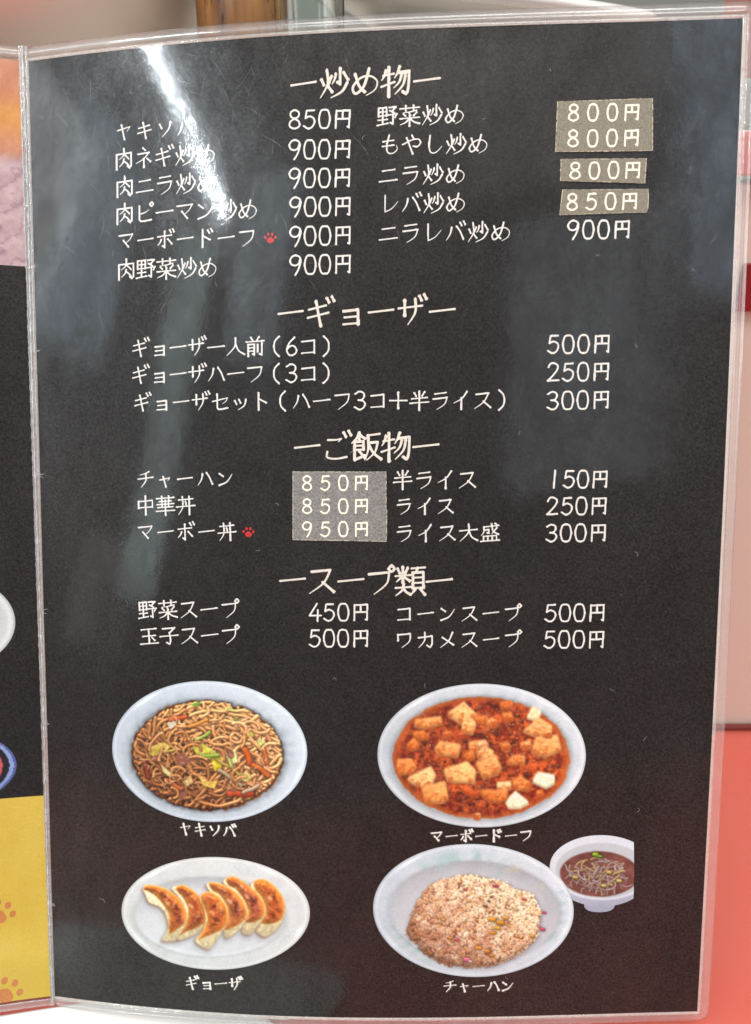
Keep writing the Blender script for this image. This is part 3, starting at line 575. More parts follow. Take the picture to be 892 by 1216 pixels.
class Pic:
    """a photograph of w x h units with n samples per unit; colours are sRGB 0..255; ids mark the things in it"""
    def __init__(s, x0, y0, x1, y1, n=1.6):
        s.n = n; s.x0, s.y0 = x0, y0; s.X, s.Y = np.meshgrid(np.arange(x0, x1, 1 / n), np.arange(y0, y1, 1 / n))
        s.C = np.zeros(s.X.shape + (3,)); s.C[:] = 40; s.I = np.zeros(s.X.shape, int); s.sd = np.full(s.X.shape, 9.0)
    def box(s, x0, y0, x1, y1):
        f = lambda a, o, m: int(np.clip((a - o) * s.n, 0, m))
        return slice(f(y0, s.y0, s.X.shape[0]), f(y1, s.y0, s.X.shape[0]) + 1), slice(f(x0, s.x0, s.X.shape[1]), f(x1, s.x0, s.X.shape[1]) + 1)
    def blend(s, k, m, col, i=None):
        m = np.clip(m, 0, 1)[..., None]; s.C[k] = s.C[k] * (1 - m) + np.asarray(col, float) * m
        if i is not None: s.I[k] = np.where(m[..., 0] > .5, i, s.I[k])
    def stroke(s, pts, r, col, hi=60, lo=.5, shadow=.35, i=None, taper=True, lx=-.35, ly=-.8, alpha=1.0):
        pts = np.asarray(pts, float); a0 = pts.min(0) - r * 2 - 1; a1 = pts.max(0) + r * 2 + 1; k = s.box(*a0, *a1); X, Y = s.X[k], s.Y[k]
        if X.size == 0: return
        best = np.full(X.shape, 1e9); nx = np.zeros(X.shape); ny = np.zeros(X.shape)
        for p, q in zip(pts[:-1], pts[1:]):
            d = q - p; t = np.clip(((X - p[0]) * d[0] + (Y - p[1]) * d[1]) / (d @ d + 1e-9), 0, 1); dx = X - p[0] - t*d[0]; dy = Y - p[1] - t*d[1]; D_ = dx*dx + dy*dy
            m = D_ < best; best = np.where(m, D_, best); nx = np.where(m, dx, nx); ny = np.where(m, dy, ny)
        dist = np.sqrt(best)
        if shadow: s.C[k] *= (1 - shadow * np.exp(-np.maximum(dist - r, 0) / (r * .5)) * (dist > r * .6))[..., None]
        h = np.sqrt(np.clip(1 - (dist / r) ** 2, 0, 1)); lam = np.clip((nx * lx + ny * ly) / r + h * .75, 0, 1.3)
        c = np.asarray(col, float) * (lo + (1 - lo) * lam[..., None]) + hi * np.clip(lam - .85, 0, 1)[..., None]
        s.blend(k, (r - dist) * s.n * .9 + .5 if alpha == 1 else alpha * np.clip((r - dist) * s.n + .5, 0, 1), c, i)
    def poly(s, pts, col, soft=.6, i=None, grad=None, tex=None, alpha=1.0, rounding=1.0):
        pts = np.asarray(pts, float); a0 = pts.min(0) - 3; a1 = pts.max(0) + 3; k = s.box(*a0, *a1); X, Y = s.X[k], s.Y[k]
        d = np.full(X.shape, 1e9); ins = np.zeros(X.shape, bool); n = len(pts)
        for j in range(n):
            p, q = pts[j], pts[(j+1) % n]; e = q - p; t = np.clip(((X-p[0])*e[0] + (Y-p[1])*e[1]) / (e @ e + 1e-9), 0, 1)
            d = np.minimum(d, np.hypot(X-p[0]-t*e[0], Y-p[1]-t*e[1]))
            ins ^= ((p[1] > Y) != (q[1] > Y)) & (X < (q[0]-p[0]) * (Y-p[1]) / (q[1]-p[1] + 1e-9) + p[0])
        sd = np.where(ins, -d, d) - rounding + 1
        c = np.zeros(X.shape + (3,)); c[:] = col
        if grad is not None: gx, gy, amt = grad; u = ((X - X.mean())*gx + (Y - Y.mean())*gy); c = c + amt * u[..., None]
        if tex is not None: c = c * (1 + tex * (vnoise(X.shape, 5, int(abs(pts[0, 0]*7 + pts[0, 1])) + 3) - .5))[..., None]
        s.blend(k, alpha * np.clip(.5 - sd / soft, 0, 1), np.clip(c, 0, 255), i); return k, sd
def ell(X, Y, cx, cy, a, b, rot=0.0):
    c, s_ = math.cos(rot), math.sin(rot); x = (X-cx)*c + (Y-cy)*s_; y = -(X-cx)*s_ + (Y-cy)*c
    return (np.sqrt((x/a)**2 + (y/b)**2) - 1) * min(a, b) * 1.1
def plate_paint(p, cx, cy, a, b, rot, wcx, wcy, wa, wb, rim=(196, 206, 214), well=(206, 208, 212), pat=(176, 192, 204), seed=1, lightside=(.2, -.1)):
    X, Y = p.X, p.Y; sd = ell(X, Y, cx, cy, a, b, rot); p.sd = sd
    n = vnoise(X.shape, 18, seed, 3)
    c = np.zeros(X.shape + (3,)); c[:] = rim
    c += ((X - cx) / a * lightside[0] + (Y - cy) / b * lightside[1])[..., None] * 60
    th = np.arctan2((Y - cy) / b, (X - cx) / a); rr = ell(X, Y, cx, cy, a, b, rot) / b
    petals = np.clip(np.sin(th * 26 + 3*np.sin(th*5)) * .5 + .5, 0, 1) * np.clip(np.sin(th * 3.0 + seed) * 1.6, 0, 1) * np.exp(-((rr + .20) / .10) ** 2)
    c = c * (1 - .62 * petals[..., None]) + np.array(pat) * .62 * petals[..., None]
    fl = np.clip((vnoise(X.shape, 5, seed + 50, 3) - .52) * 7, 0, 1) * np.clip(np.sin(th * 4 + seed * 2) * 1.8 - .5, 0, 1) * np.exp(-((rr + .17) / .09) ** 2); c = c * (1 - .35 * fl[..., None]) + np.array((170, 190, 196)) * .35 * fl[..., None]
    c += (n - .5)[..., None] * 14
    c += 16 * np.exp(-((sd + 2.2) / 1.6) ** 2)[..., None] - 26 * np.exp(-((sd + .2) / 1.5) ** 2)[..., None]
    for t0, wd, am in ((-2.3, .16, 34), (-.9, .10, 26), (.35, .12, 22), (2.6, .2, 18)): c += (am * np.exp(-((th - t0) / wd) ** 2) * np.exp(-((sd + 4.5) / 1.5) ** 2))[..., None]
    w = ell(X, Y, wcx, wcy, wa, wb, rot); m = np.clip(.5 - w / 3.0, 0, 1)[..., None]
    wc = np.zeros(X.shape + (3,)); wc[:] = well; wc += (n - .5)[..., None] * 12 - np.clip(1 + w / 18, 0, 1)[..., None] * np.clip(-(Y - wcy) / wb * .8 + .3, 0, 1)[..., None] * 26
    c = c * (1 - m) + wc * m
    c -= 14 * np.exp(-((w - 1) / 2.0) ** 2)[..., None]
    p.C[:] = np.clip(c, 0, 255); return w
def place_pic(p, aff, label, names, gain=1.0, off=.06, soft=1):
    for _ in range(soft):
        q = np.pad(p.C, ((1, 1), (1, 1), (0, 0)), mode='edge'); q = (q[:-2] + 2 * q[1:-1] + q[2:]) / 4; p.C = (q[:, :-2] + 2 * q[:, 1:-1] + q[:, 2:]) / 4
    u0, v0, ux, vx, uy, vy = aff; cellx = 1 / p.n
    gu = np.gradient(p.sd, axis=1); gv = np.gradient(p.sd, axis=0); g2 = gu*gu + gv*gv + 1e-9; ins = p.sd < 0
    t = np.where(ins, 0, np.minimum(p.sd, cellx * 1.4)) / g2
    X = p.X - np.clip(gu*t, -1.2, 1.2) * cellx; Y = p.Y - np.clip(gv*t, -1.2, 1.2) * cellx
    U_, V_ = u0 + X*ux + Y*uy, v0 + X*vx + Y*vy
    c4 = ins[:-1, :-1] | ins[1:, :-1] | ins[1:, 1:] | ins[:-1, 1:]
    lin = np.minimum((lambda c: np.where(c <= .04045, c/12.92, ((c+.055)/1.055)**2.4))(np.clip(p.C, 0, 255)/255.) * gain, .88)
    ids = p.I[:-1, :-1]
    base = sheet('dish_photo', right_mm, U_, V_, off, M_PHOTO, keep=c4 & (ids == 0), colors=lin, label=label)
    for k in np.unique(ids[c4]):
        if k == 0: continue
        nm = names(k); kp = c4 & (ids == k)
        if kp.sum() < 12: continue
        sheet(nm, right_mm, U_, V_, off, M_PHOTO, parent=base, keep=kp, colors=lin, kind='stuff' if nm in ('vegetable_pieces', 'noodles', 'rice_grains', 'bean_sprouts') else None)
R2 = random.Random(5)
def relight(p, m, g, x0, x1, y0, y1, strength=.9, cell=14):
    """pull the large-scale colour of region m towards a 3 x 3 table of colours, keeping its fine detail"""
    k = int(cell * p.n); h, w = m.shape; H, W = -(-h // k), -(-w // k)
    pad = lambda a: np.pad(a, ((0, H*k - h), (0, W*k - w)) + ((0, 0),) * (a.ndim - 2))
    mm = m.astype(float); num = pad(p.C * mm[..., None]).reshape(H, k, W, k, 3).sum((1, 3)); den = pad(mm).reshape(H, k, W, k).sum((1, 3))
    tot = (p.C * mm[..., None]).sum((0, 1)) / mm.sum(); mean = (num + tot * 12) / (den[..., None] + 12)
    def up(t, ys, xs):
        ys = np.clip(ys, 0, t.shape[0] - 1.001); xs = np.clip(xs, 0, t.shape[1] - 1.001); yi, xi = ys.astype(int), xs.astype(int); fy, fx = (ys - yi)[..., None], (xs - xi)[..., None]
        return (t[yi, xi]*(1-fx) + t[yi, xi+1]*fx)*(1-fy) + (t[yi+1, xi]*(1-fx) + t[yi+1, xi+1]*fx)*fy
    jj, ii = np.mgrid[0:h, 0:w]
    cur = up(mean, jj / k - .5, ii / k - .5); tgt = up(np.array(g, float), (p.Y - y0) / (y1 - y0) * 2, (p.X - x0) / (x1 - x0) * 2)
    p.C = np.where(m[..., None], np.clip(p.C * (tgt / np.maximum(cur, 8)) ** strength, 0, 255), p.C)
def curl(x, y, a, ln, bend, n=7, jit=.25):
    P = [(x, y)]; st = ln / n
    for k in range(n): x += math.cos(a) * st; y += math.sin(a) * st * .85; a += bend + R2.uniform(-jit, jit); P.append((x, y))
    return catmull(P, 3)
# --- fried noodles
def noodles_pic():
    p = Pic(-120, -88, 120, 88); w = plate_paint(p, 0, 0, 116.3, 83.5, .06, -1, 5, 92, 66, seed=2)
    fcx, fcy = -1.5, 4.5
    f = ell(p.X, p.Y, fcx, fcy, 90, 65, .05) + (vnoise(p.X.shape, 9, 4) - .5) * 7; m = f < 0
    p.C *= (1 - .35 * np.exp(-np.maximum(f, 0) / 4) * (f > 0))[..., None]
    p.blend((slice(None), slice(None)), .5 - f / 1.0, (104, 62, 32), 1)
    def inside(x, y, s=1.0): return ((x - fcx) / (88*s)) ** 2 + ((y - fcy) / (63*s)) ** 2 < 1
    N_ = 0
    for layer in range(3):
        cnt = 300 if layer < 2 else 210
        for _ in range(cnt):
            t = R2.uniform(0, 2*math.pi); r = math.sqrt(R2.random()) * .97; x, y = fcx + 86*r*math.cos(t), fcy + 61*r*math.sin(t)
            a_ = R2.uniform(0, 2*math.pi) if R2.random() < .5 else t + math.pi/2 + R2.uniform(-.5, .5)
            P = curl(x, y, a_, R2.uniform(26, 78), R2.choice((-1, 1)) * R2.uniform(.0, .42), 10, .30); P = [q for q in P if inside(*q, 1.0)]
            if len(P) < 4: continue
            lit = np.clip(.50 + .0042 * (P[0][0]) - .0046 * (P[0][1]) + R2.uniform(-.16, .16) + .10 * layer, .12, 1.0)
            c = np.array((138, 84, 42)) * (1 - lit) + np.array((246, 190, 122)) * lit
            p.stroke(P, R2.uniform(1.5, 2.35), c, hi=105, lo=.50, shadow=.36 if layer < 2 else .30, i=1)
    veg = [((-70, -5), (-52, -10), (-44, -6), (-52, 2), (-64, 6), (-71, 4), (196, 170, 70)), ((-19, -4), (-6, -10), (10, 0), (14, 6), (4, 10), (-10, 6), (198, 190, 70)),
           ((6, 4), (18, 6), (17, 22), (8, 22), (5, 14), (222, 196, 40)), ((22, 2), (34, -2), (36, 12), (28, 16), (24, 10), (206, 214, 140)), ((-13, 26), (2, 36), (12, 34), (8, 44), (-5, 42), (212, 176, 78)),
           ((-55, 16), (-44, 26), (-38, 32), (-48, 30), (-54, 24), (206, 190, 130)), ((45, -26), (56, -24), (54, -18), (46, -18), (210, 196, 70)), ((-19, -56), (-12, -60), (-9, -56), (-14, -53), (110, 160, 50)),
           ((30, -42), (38, -34), (34, -32), (112, 150, 70)), ((60, -16), (66, -10), (62, -6), (58, -12), (190, 200, 110)), ((-48, -32), (-40, -40), (-37, -32), (-44, -26), (226, 214, 190)),
           ((36, 30), (46, 24), (52, 30), (44, 36), (200, 190, 110)), ((-30, 36), (-20, 30), (-16, 36), (-24, 42), (196, 168, 104)), ((20, -50), (28, -54), (30, -48), (186, 196, 100))]
    for v in veg:
        P, c = v[:-1], v[-1]; P = [(x + R2.uniform(-1, 1), y + R2.uniform(-1, 1)) for x, y in P]
        p.poly([(x + .8, y + 1.6) for x, y in P], (60, 36, 18), soft=2.5, alpha=.55); p.poly(P, c, soft=1.2, i=2, grad=(.3, -.6, 1.6), tex=.5)
        p.stroke([P[0], P[1]], .7, tuple(min(255, q + 40) for q in c), shadow=0, alpha=.7)
    for (x0, y0, x1, y1, c, r) in [(-44, -38, -26, -44, (206, 96, 48), 2.6), (44, -2, 54, 16, (226, 104, 40), 3.4), (54, 16, 74, 28, (224, 112, 50), 2.8), (26, 50, 52, 48, (204, 76, 34), 3.6), (-76, 14, -70, 34, (150, 62, 40), 2.6), (10, 8, 40, 34, (208, 178, 84), 1.8),
                                  (-62, 4, -40, -6, (196, 160, 70), 1.6), (-8, 6, 12, 4, (150, 178, 60), 2.4), (24, 6, 30, 18, (210, 214, 120), 2.0), (-22, -30, 0, -36, (232, 150, 70), 2.2), (66, -2, 72, 16, (220, 120, 56), 2.2), (-50, 34, -30, 44, (206, 108, 56), 2.4), (-14, -14, 4, -22, (170, 190, 80), 2.0), (14, 22, 42, 40, (196, 168, 128), 2.4), (60, 40, 44, 52, (210, 176, 140), 2.2)]:
        p.stroke(curl(x0, y0, math.atan2(y1 - y0, x1 - x0), math.hypot(x1 - x0, y1 - y0), .05, 4), r, c, hi=50, lo=.6, shadow=.5, i=2)
    for (x, y, a_, b_) in [(-27, 10, 9, 5), (-32, 5, 6, 4), (27, 3, 4, 5), (-62, 8, 7, 3), (30, 45, 4, 4), (-30, 52, 6, 4)]:
        e = ell(p.X, p.Y, x, y, a_, b_, -.4) + (vnoise(p.X.shape, 6, int(x + 90)) - .5) * 3; p.blend((slice(None), slice(None)), .5 - e, np.array((138, 84, 66)) , 2)
    for _ in range(20):
        t = R2.uniform(0, 2*math.pi); r = math.sqrt(R2.random()) * .85; x, y = fcx + 86*r*math.cos(t), fcy + 61*r*math.sin(t)
        P = curl(x, y, R2.uniform(0, 6.28), R2.uniform(14, 34), R2.uniform(-.5, .5)); P = [q for q in P if inside(*q, .97)]
        if len(P) > 4: p.stroke(P, R2.uniform(1.3, 2.0), np.array((238, 186, 124)) - R2.uniform(0, 60), hi=100, lo=.6, shadow=.35, i=1)
    for _ in range(210):                                # glints of oil
        t = R2.uniform(0, 6.28); r = math.sqrt(R2.random()) * .9; x, y = fcx + 84*r*math.cos(t), fcy + 60*r*math.sin(t)
        p.stroke(curl(x, y, R2.uniform(0, 6.28), R2.uniform(2, 7), .2, 3), R2.uniform(.35, .7), (255, 226, 180), lo=1, hi=0, shadow=0, alpha=R2.uniform(.3, .75))
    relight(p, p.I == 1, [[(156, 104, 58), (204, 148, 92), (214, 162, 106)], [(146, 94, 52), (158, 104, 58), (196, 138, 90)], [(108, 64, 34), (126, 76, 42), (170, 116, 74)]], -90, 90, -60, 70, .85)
    q = p.C.mean(-1, keepdims=True); m = (p.I == 1)[..., None]; p.C = np.where(m, np.clip((p.C * .88 + q * .12) ** 1.1 * 140 ** -.1, 0, 255), p.C)
    sh = 1 + .0 * (p.X / 110) * (p.I > 0) - .0 * (p.Y / 80) * (p.I > 0); p.C *= sh[..., None]
    return p
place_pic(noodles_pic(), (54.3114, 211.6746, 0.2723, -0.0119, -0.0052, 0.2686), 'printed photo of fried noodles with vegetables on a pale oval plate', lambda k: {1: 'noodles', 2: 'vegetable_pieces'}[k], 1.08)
# --- mapo tofu
def mapo_pic():
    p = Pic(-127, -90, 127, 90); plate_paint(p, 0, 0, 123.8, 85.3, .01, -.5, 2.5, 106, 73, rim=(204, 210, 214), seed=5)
    f = ell(p.X, p.Y, -.5, 2.5, 105, 72.5, .01) + (vnoise(p.X.shape, 14, 9) - .5) * 4
    n1 = vnoise(p.X.shape, 9, 12, 4); n2 = vnoise(p.X.shape, 3.0, 13, 2); n3 = vnoise(p.X.shape, 26, 14, 2)
    t = np.clip((n1 - .5) * 3.0 + (n3 - .5) * 2.0 + .42, 0, 1)[..., None]
    c = np.array((136, 42, 20)) * (1 - t) + np.array((216, 92, 36)) * t; c = c * (.72 + .56 * n2[..., None])
    edge = np.clip(1 + f / 9, 0, 1)[..., None] ** 1.6; c = c * (1 - edge) + np.array((206, 118, 46)) * edge
    p.C *= (1 - .18 * np.exp(-np.maximum(f, 0) / 3) * (f > 0))[..., None]
    p.blend((slice(None), slice(None)), .5 - f / 1.4, c, 1)
    for _ in range(620):                               # minced meat
        q = R2.uniform(0, 6.28); r = math.sqrt(R2.random()) * .94; x, y = 102*r*math.cos(q), 2 + 70*r*math.sin(q); g_ = R2.random()
        c = (168, 78, 44) if g_ < .35 else (112, 40, 24) if g_ < .85 else (196, 110, 62)
        p.stroke([(x, y), (x + R2.uniform(-2.5, 2.5), y + R2.uniform(-1.5, 1.5))], R2.uniform(.8, 2.0), c, hi=30, lo=.6, shadow=.18, i=1, alpha=.8)
    for _ in range(70):
        q = R2.uniform(0, 6.28); r = math.sqrt(R2.random()) * .93; x, y = 102*r*math.cos(q), 2 + 70*r*math.sin(q)
        p.stroke(curl(x, y, R2.uniform(0, 6.28), R2.uniform(6, 18), .2, 4), R2.uniform(.8, 1.8), (214, 96, 40), lo=.8, hi=30, shadow=0, alpha=.45)
    s_ = 1 / 3.304
    tofu = [([(300, 158), (368, 112), (422, 165), (350, 190)], 1), ([(358, 200), (378, 170), (418, 186), (400, 236), (362, 230)], 1), ([(172, 186), (282, 172), (284, 190), (216, 210), (172, 204)], .5),
            ([(405, 172), (462, 168), (464, 188), (420, 192)], .1), ([(458, 188), (476, 174), (500, 190), (490, 208), (456, 206)], .5), ([(506, 118), (560, 112), (556, 132), (510, 134)], 0), ([(516, 158), (552, 152), (560, 178), (528, 182)], .2),
            ([(612, 172), (636, 130), (668, 152), (652, 182)], 1.5), ([(596, 222), (660, 172), (714, 208), (706, 238), (640, 240)], .9), ([(628, 300), (648, 250), (738, 240), (752, 296), (690, 320), (640, 316)], .7),
            ([(588, 276), (628, 262), (626, 288), (596, 294)], .8), ([(250, 292), (270, 266), (360, 282), (344, 322), (262, 312)], .6), ([(386, 268), (420, 262), (418, 300), (392, 306)], .5), ([(420, 270), (452, 264), (462, 280), (426, 288)], 1.3),
            ([(414, 312), (450, 284), (484, 306), (478, 330), (420, 328)], 1), ([(410, 348), (490, 318), (514, 366), (500, 390), (440, 410)], .6), ([(284, 378), (380, 344), (414, 380), (408, 424), (300, 418)], 1),
            ([(96, 370), (104, 336), (164, 334), (182, 366), (160, 390), (112, 392)], .3), ([(142, 412), (240, 364), (256, 394), (236, 438), (176, 436)], 1.1), ([(196, 444), (294, 420), (304, 488), (282, 504), (212, 502)], .55),
            ([(140, 284), (176, 250), (192, 284), (160, 300)], .1), ([(164, 236), (210, 226), (232, 250), (190, 256)], 0), ([(530, 350), (556, 324), (608, 326), (606, 346), (570, 350)], .4), ([(556, 420), (588, 402), (634, 434), (620, 456), (560, 446)], .3),
            ([(634, 420), (652, 388), (724, 400), (722, 430), (690, 446)], 1.7), ([(494, 430), (552, 426), (550, 450), (502, 456)], 1.2), ([(528, 500), (570, 462), (624, 506), (590, 524), (540, 524)], 1.7), ([(424, 458), (542, 462), (536, 490), (500, 502), (440, 480)], .1),
            ([(340, 436), (392, 450), (420, 478), (380, 466)], -.2), ([(282, 236), (302, 226), (318, 238), (296, 250)], .2), ([(510, 276), (540, 268), (548, 288), (518, 298)], .1), ([(672, 228), (710, 226), (708, 242), (680, 244)], .6),
            ([(616, 352), (652, 358), (650, 380), (620, 376)], -.1), ([(652, 462), (676, 460), (678, 480), (656, 484)], .1), ([(418, 552), (426, 552), (428, 570), (416, 570)], .9), ([(362, 318), (404, 304), (410, 330), (380, 336)], .1)]
    for i, (P, lt) in enumerate(tofu):
        P = np.array([((x * s_ + 440 - 572), (y * s_ + 800 - 898)) for x, y in P])
        top = np.array((206, 112, 46)) * (1 - min(lt, 1)) + np.array((234, 172, 104)) * min(lt, 1)
        if lt > 1: top = top * (1.7 - lt) / .7 + np.array((252, 234, 190)) * (lt - 1) / .7
        if lt < 0: top = np.array((208, 86, 34))
        c0 = P.mean(0); rm = np.linalg.norm(P - c0, axis=1).mean(); P = c0 + (P - c0) * max(.5, 1 - 1.9 / rm)
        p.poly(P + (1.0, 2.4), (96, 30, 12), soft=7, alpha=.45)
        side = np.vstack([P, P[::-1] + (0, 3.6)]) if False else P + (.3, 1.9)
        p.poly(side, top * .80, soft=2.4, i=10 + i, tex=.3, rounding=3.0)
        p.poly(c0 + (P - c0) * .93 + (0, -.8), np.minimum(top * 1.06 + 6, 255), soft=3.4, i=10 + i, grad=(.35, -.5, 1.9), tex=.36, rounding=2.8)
        if lt < 1.4:
            lowp = np.array([q for q in P if q[1] >= c0[1] - 1]); 
            for q in lowp: p.stroke([q * .8 + c0 * .2 + (0, 1), q * .8 + c0 * .2 + (R2.uniform(-3, 3), 2.2)], R2.uniform(1.5, 3.2), (176, 72, 30), lo=1, hi=0, shadow=0, alpha=.5)
            for _ in range(2): p.stroke(curl(c0[0] + R2.uniform(-4, 4), c0[1] + R2.uniform(-3, 3), R2.uniform(0, 6.28), R2.uniform(3, 8), .4, 4), R2.uniform(.8, 2.0), (200, 100, 40), lo=1, hi=0, shadow=0, alpha=.35)
        if lt > .4: p.stroke([c0 + (R2.uniform(-3, 0), -2.4), c0 + (R2.uniform(1, 4), -2.8)], R2.uniform(.8, 1.5), (255, 226, 176), lo=1, hi=0, shadow=0, alpha=.45)
        e0, e1 = P[0], P[1]; p.stroke([e0 * .85 + c0 * .15, e1 * .85 + c0 * .15], .7, np.minimum(top + 36, 255), lo=1, hi=0, shadow=0, alpha=.55)
        if lt < 1.2:
            for _ in range(3):
                a_ = c0 + (P[R2.randrange(len(P))] - c0) * R2.uniform(.2, .8); p.stroke([a_, a_ + (R2.uniform(-3, 3), R2.uniform(-1.5, 2))], R2.uniform(.7, 1.6), (188, 84, 30), lo=1, hi=0, shadow=0, alpha=.4)
    q = p.C.copy()
    for _ in range(2): q[1:-1, 1:-1] = (q[1:-1, 1:-1] * 2 + q[:-2, 1:-1] + q[2:, 1:-1] + q[1:-1, :-2] + q[1:-1, 2:]) / 6
    p.C = np.where((p.I == 1)[..., None], q * .7 + p.C * .3, p.C)
    relight(p, p.I == 1, [[(158, 80, 44), (146, 66, 38), (172, 86, 48)], [(150, 68, 38), (156, 70, 36), (176, 84, 46)], [(146, 74, 44), (144, 66, 40), (166, 76, 42)]], -100, 100, -70, 75, .8, 30)
    for _ in range(90):
        q = R2.uniform(0, 6.28); r = math.sqrt(R2.random()) * .93; x, y = 102*r*math.cos(q), 2 + 70*r*math.sin(q)
        p.stroke([(x, y), (x + R2.uniform(-1.6, 1.6), y + R2.uniform(-.6, .6))], R2.uniform(.3, .7), (255, 196, 130), lo=1, hi=0, shadow=0, alpha=R2.uniform(.3, .8))
    return p
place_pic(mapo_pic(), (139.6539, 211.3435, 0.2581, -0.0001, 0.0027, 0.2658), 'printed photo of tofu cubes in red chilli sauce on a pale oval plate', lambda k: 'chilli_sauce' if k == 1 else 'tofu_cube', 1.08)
# --- dumplings
def gyoza_pic():
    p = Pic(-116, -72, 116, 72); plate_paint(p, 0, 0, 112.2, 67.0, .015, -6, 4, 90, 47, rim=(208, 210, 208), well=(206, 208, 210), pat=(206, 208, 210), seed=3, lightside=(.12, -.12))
    s_ = 1 / 3.568; T = lambda P: np.array([(x * s_ + 130 - 254, y * s_ + 1005 - 1085) for x, y in P])
    w = ell(p.X, p.Y, -6, 4, 90, 47, .015); p.C += 10 * np.exp(-((w + 1.5) / 2.2) ** 2)[..., None] * np.clip(p.Y / 40, 0, 1)[..., None]
    # outlines: crust outline and pale wrapper below / beside it
    dum = [  # back to front
        dict(w=[(606, 155), (640, 142), (690, 165), (730, 215), (742, 270), (735, 310), (712, 350), (690, 368), (655, 384), (622, 358), (640, 320), (655, 280), (630, 220), (600, 175)], c=[(612, 152), (650, 142), (692, 168), (728, 215), (738, 268), (722, 312), (680, 330), (640, 322), (662, 275), (648, 222), (618, 185)], s=(184, 88, 40)),
        dict(w=[(482, 150), (520, 130), (572, 160), (620, 195), (652, 245), (658, 290), (640, 325), (620, 350), (596, 374), (566, 368), (564, 335), (575, 300), (560, 240), (520, 190)], c=[(496, 138), (530, 130), (585, 165), (632, 210), (656, 262), (646, 300), (610, 322), (572, 318), (590, 285), (575, 235), (540, 185), (505, 165)], s=(168, 80, 62)),
        dict(w=[(412, 160), (446, 152), (500, 172), (548, 205), (576, 255), (584, 295), (570, 330), (540, 362), (498, 388), (484, 360), (488, 330), (495, 280), (470, 230), (430, 195)], c=[(424, 156), (462, 158), (520, 184), (560, 225), (582, 280), (566, 316), (530, 340), (490, 352), (505, 300), (498, 250), (468, 205), (436, 185)], s=(172, 88, 60)),
        dict(w=[(386, 205), (420, 192), (460, 205), (492, 245), (504, 290), (496, 330), (470, 372), (440, 420), (415, 436), (372, 412), (366, 390), (395, 360), (408, 310), (400, 260), (384, 228)], c=[(392, 204), (425, 194), (465, 215), (496, 262), (500, 305), (484, 345), (440, 370), (400, 385), (378, 395), (402, 350), (416, 305), (402, 255), (388, 228)], s=(186, 88, 40)),
        dict(w=[(262, 180), (292, 166), (330, 172), (370, 205), (400, 250), (408, 300), (398, 345), (370, 370), (300, 398), (286, 385), (300, 350), (325, 300), (310, 240), (280, 200)], c=[(282, 176), (310, 166), (350, 185), (388, 225), (406, 275), (404, 320), (370, 345), (325, 362), (300, 372), (328, 320), (335, 270), (315, 222), (290, 195)], s=(162, 72, 34)),
        dict(w=[(138, 185), (152, 168), (200, 172), (250, 190), (296, 226), (324, 270), (326, 320), (308, 355), (285, 398), (240, 404), (220, 398), (246, 350), (240, 300), (215, 262), (165, 240), (150, 210)], c=[(140, 184), (155, 168), (205, 172), (255, 192), (300, 230), (324, 280), (318, 325), (285, 352), (255, 372), (250, 335), (252, 290), (228, 250), (196, 215), (165, 195)], s=(176, 82, 40))]
    order = [0, 1, 2, 5, 4, 3]; order = [0, 1, 2, 4, 3, 5]
    big = (slice(None), slice(None))
    sm = lambda P: np.array(catmull([tuple(q) for q in P] + [tuple(P[0])], 4))
    for d in dum: p.poly(sm(T(d['w'])) + (-2.0, 5.0), (120, 118, 124), soft=11, alpha=.34)
    for o_, d in enumerate([dum[k] for k in (0, 1, 2, 4, 5, 3)]):
        W1 = sm(T(d['w'])); C1 = sm(T(d['c']))
        p.poly(W1 + (-1.5, 2.0), (110, 70, 40), soft=5, alpha=.55)
        p.poly(W1, (222, 206, 166), soft=1.2, i=20 + o_, grad=(.3, .45, -1.6), tex=.4)
        # pleats in the wrapper
        lo_ = T([d['w'][-5], d['w'][-4], d['w'][-3]])
        for q in range(4):
            a_ = lo_[0] * (1 - q/4) + lo_[2] * q/4; p.stroke([a_, a_ + (R2.uniform(2, 5), R2.uniform(-5, -2))], .5, (170, 140, 90), lo=1, hi=0, shadow=0, alpha=.5)
        kk, sd = p.poly(C1, d['s'], soft=2.4, alpha=0)
        shp = sd.shape; n1 = vnoise(shp, 11, 40 + o_, 3); n2 = vnoise(shp, 3.5, 60 + o_, 2)
        depth = np.clip(-sd / 9.0, 0, 1)
        base = np.array(d['s'], float)
        c = np.array((222, 142, 56)) * (1 - depth[..., None] ** .8) + base * depth[..., None] ** .8
        dark = np.clip((n1 - .47 + R2.uniform(-.05, .05)) * 6, 0, 1)[..., None] * depth[..., None]; c = c * (1 - dark * .72) + np.array((78, 28, 16)) * dark * .72
        lite = np.clip((vnoise(shp, 8, 80 + o_, 2) - .62) * 6, 0, 1)[..., None] * depth[..., None]; c = c * (1 - lite * .5) + np.array((226, 158, 104)) * lite * .5
        c *= (.86 + .3 * n2)[..., None]
        gy, gx = np.gradient(sd); gl = np.hypot(gx, gy) + 1e-6; c *= (1 + (-.30 * gy / gl + .10 * gx / gl) * (1 - np.clip(-sd / 7, 0, 1)) ** .7)[..., None]
        rg = np.exp(-((-sd - 5.5) / 1.8) ** 2) * np.clip((vnoise(shp, 7, 99 + o_, 2) - .45) * 5, 0, 1) * np.clip(-gy / gl, 0, 1); c += rg[..., None] * np.array((60, 62, 52))
        p.blend(kk, np.clip(.6 - sd / 2.2, 0, 1), np.clip(c, 0, 255), 20 + o_)
        cc = C1.mean(0) + (2, -3)
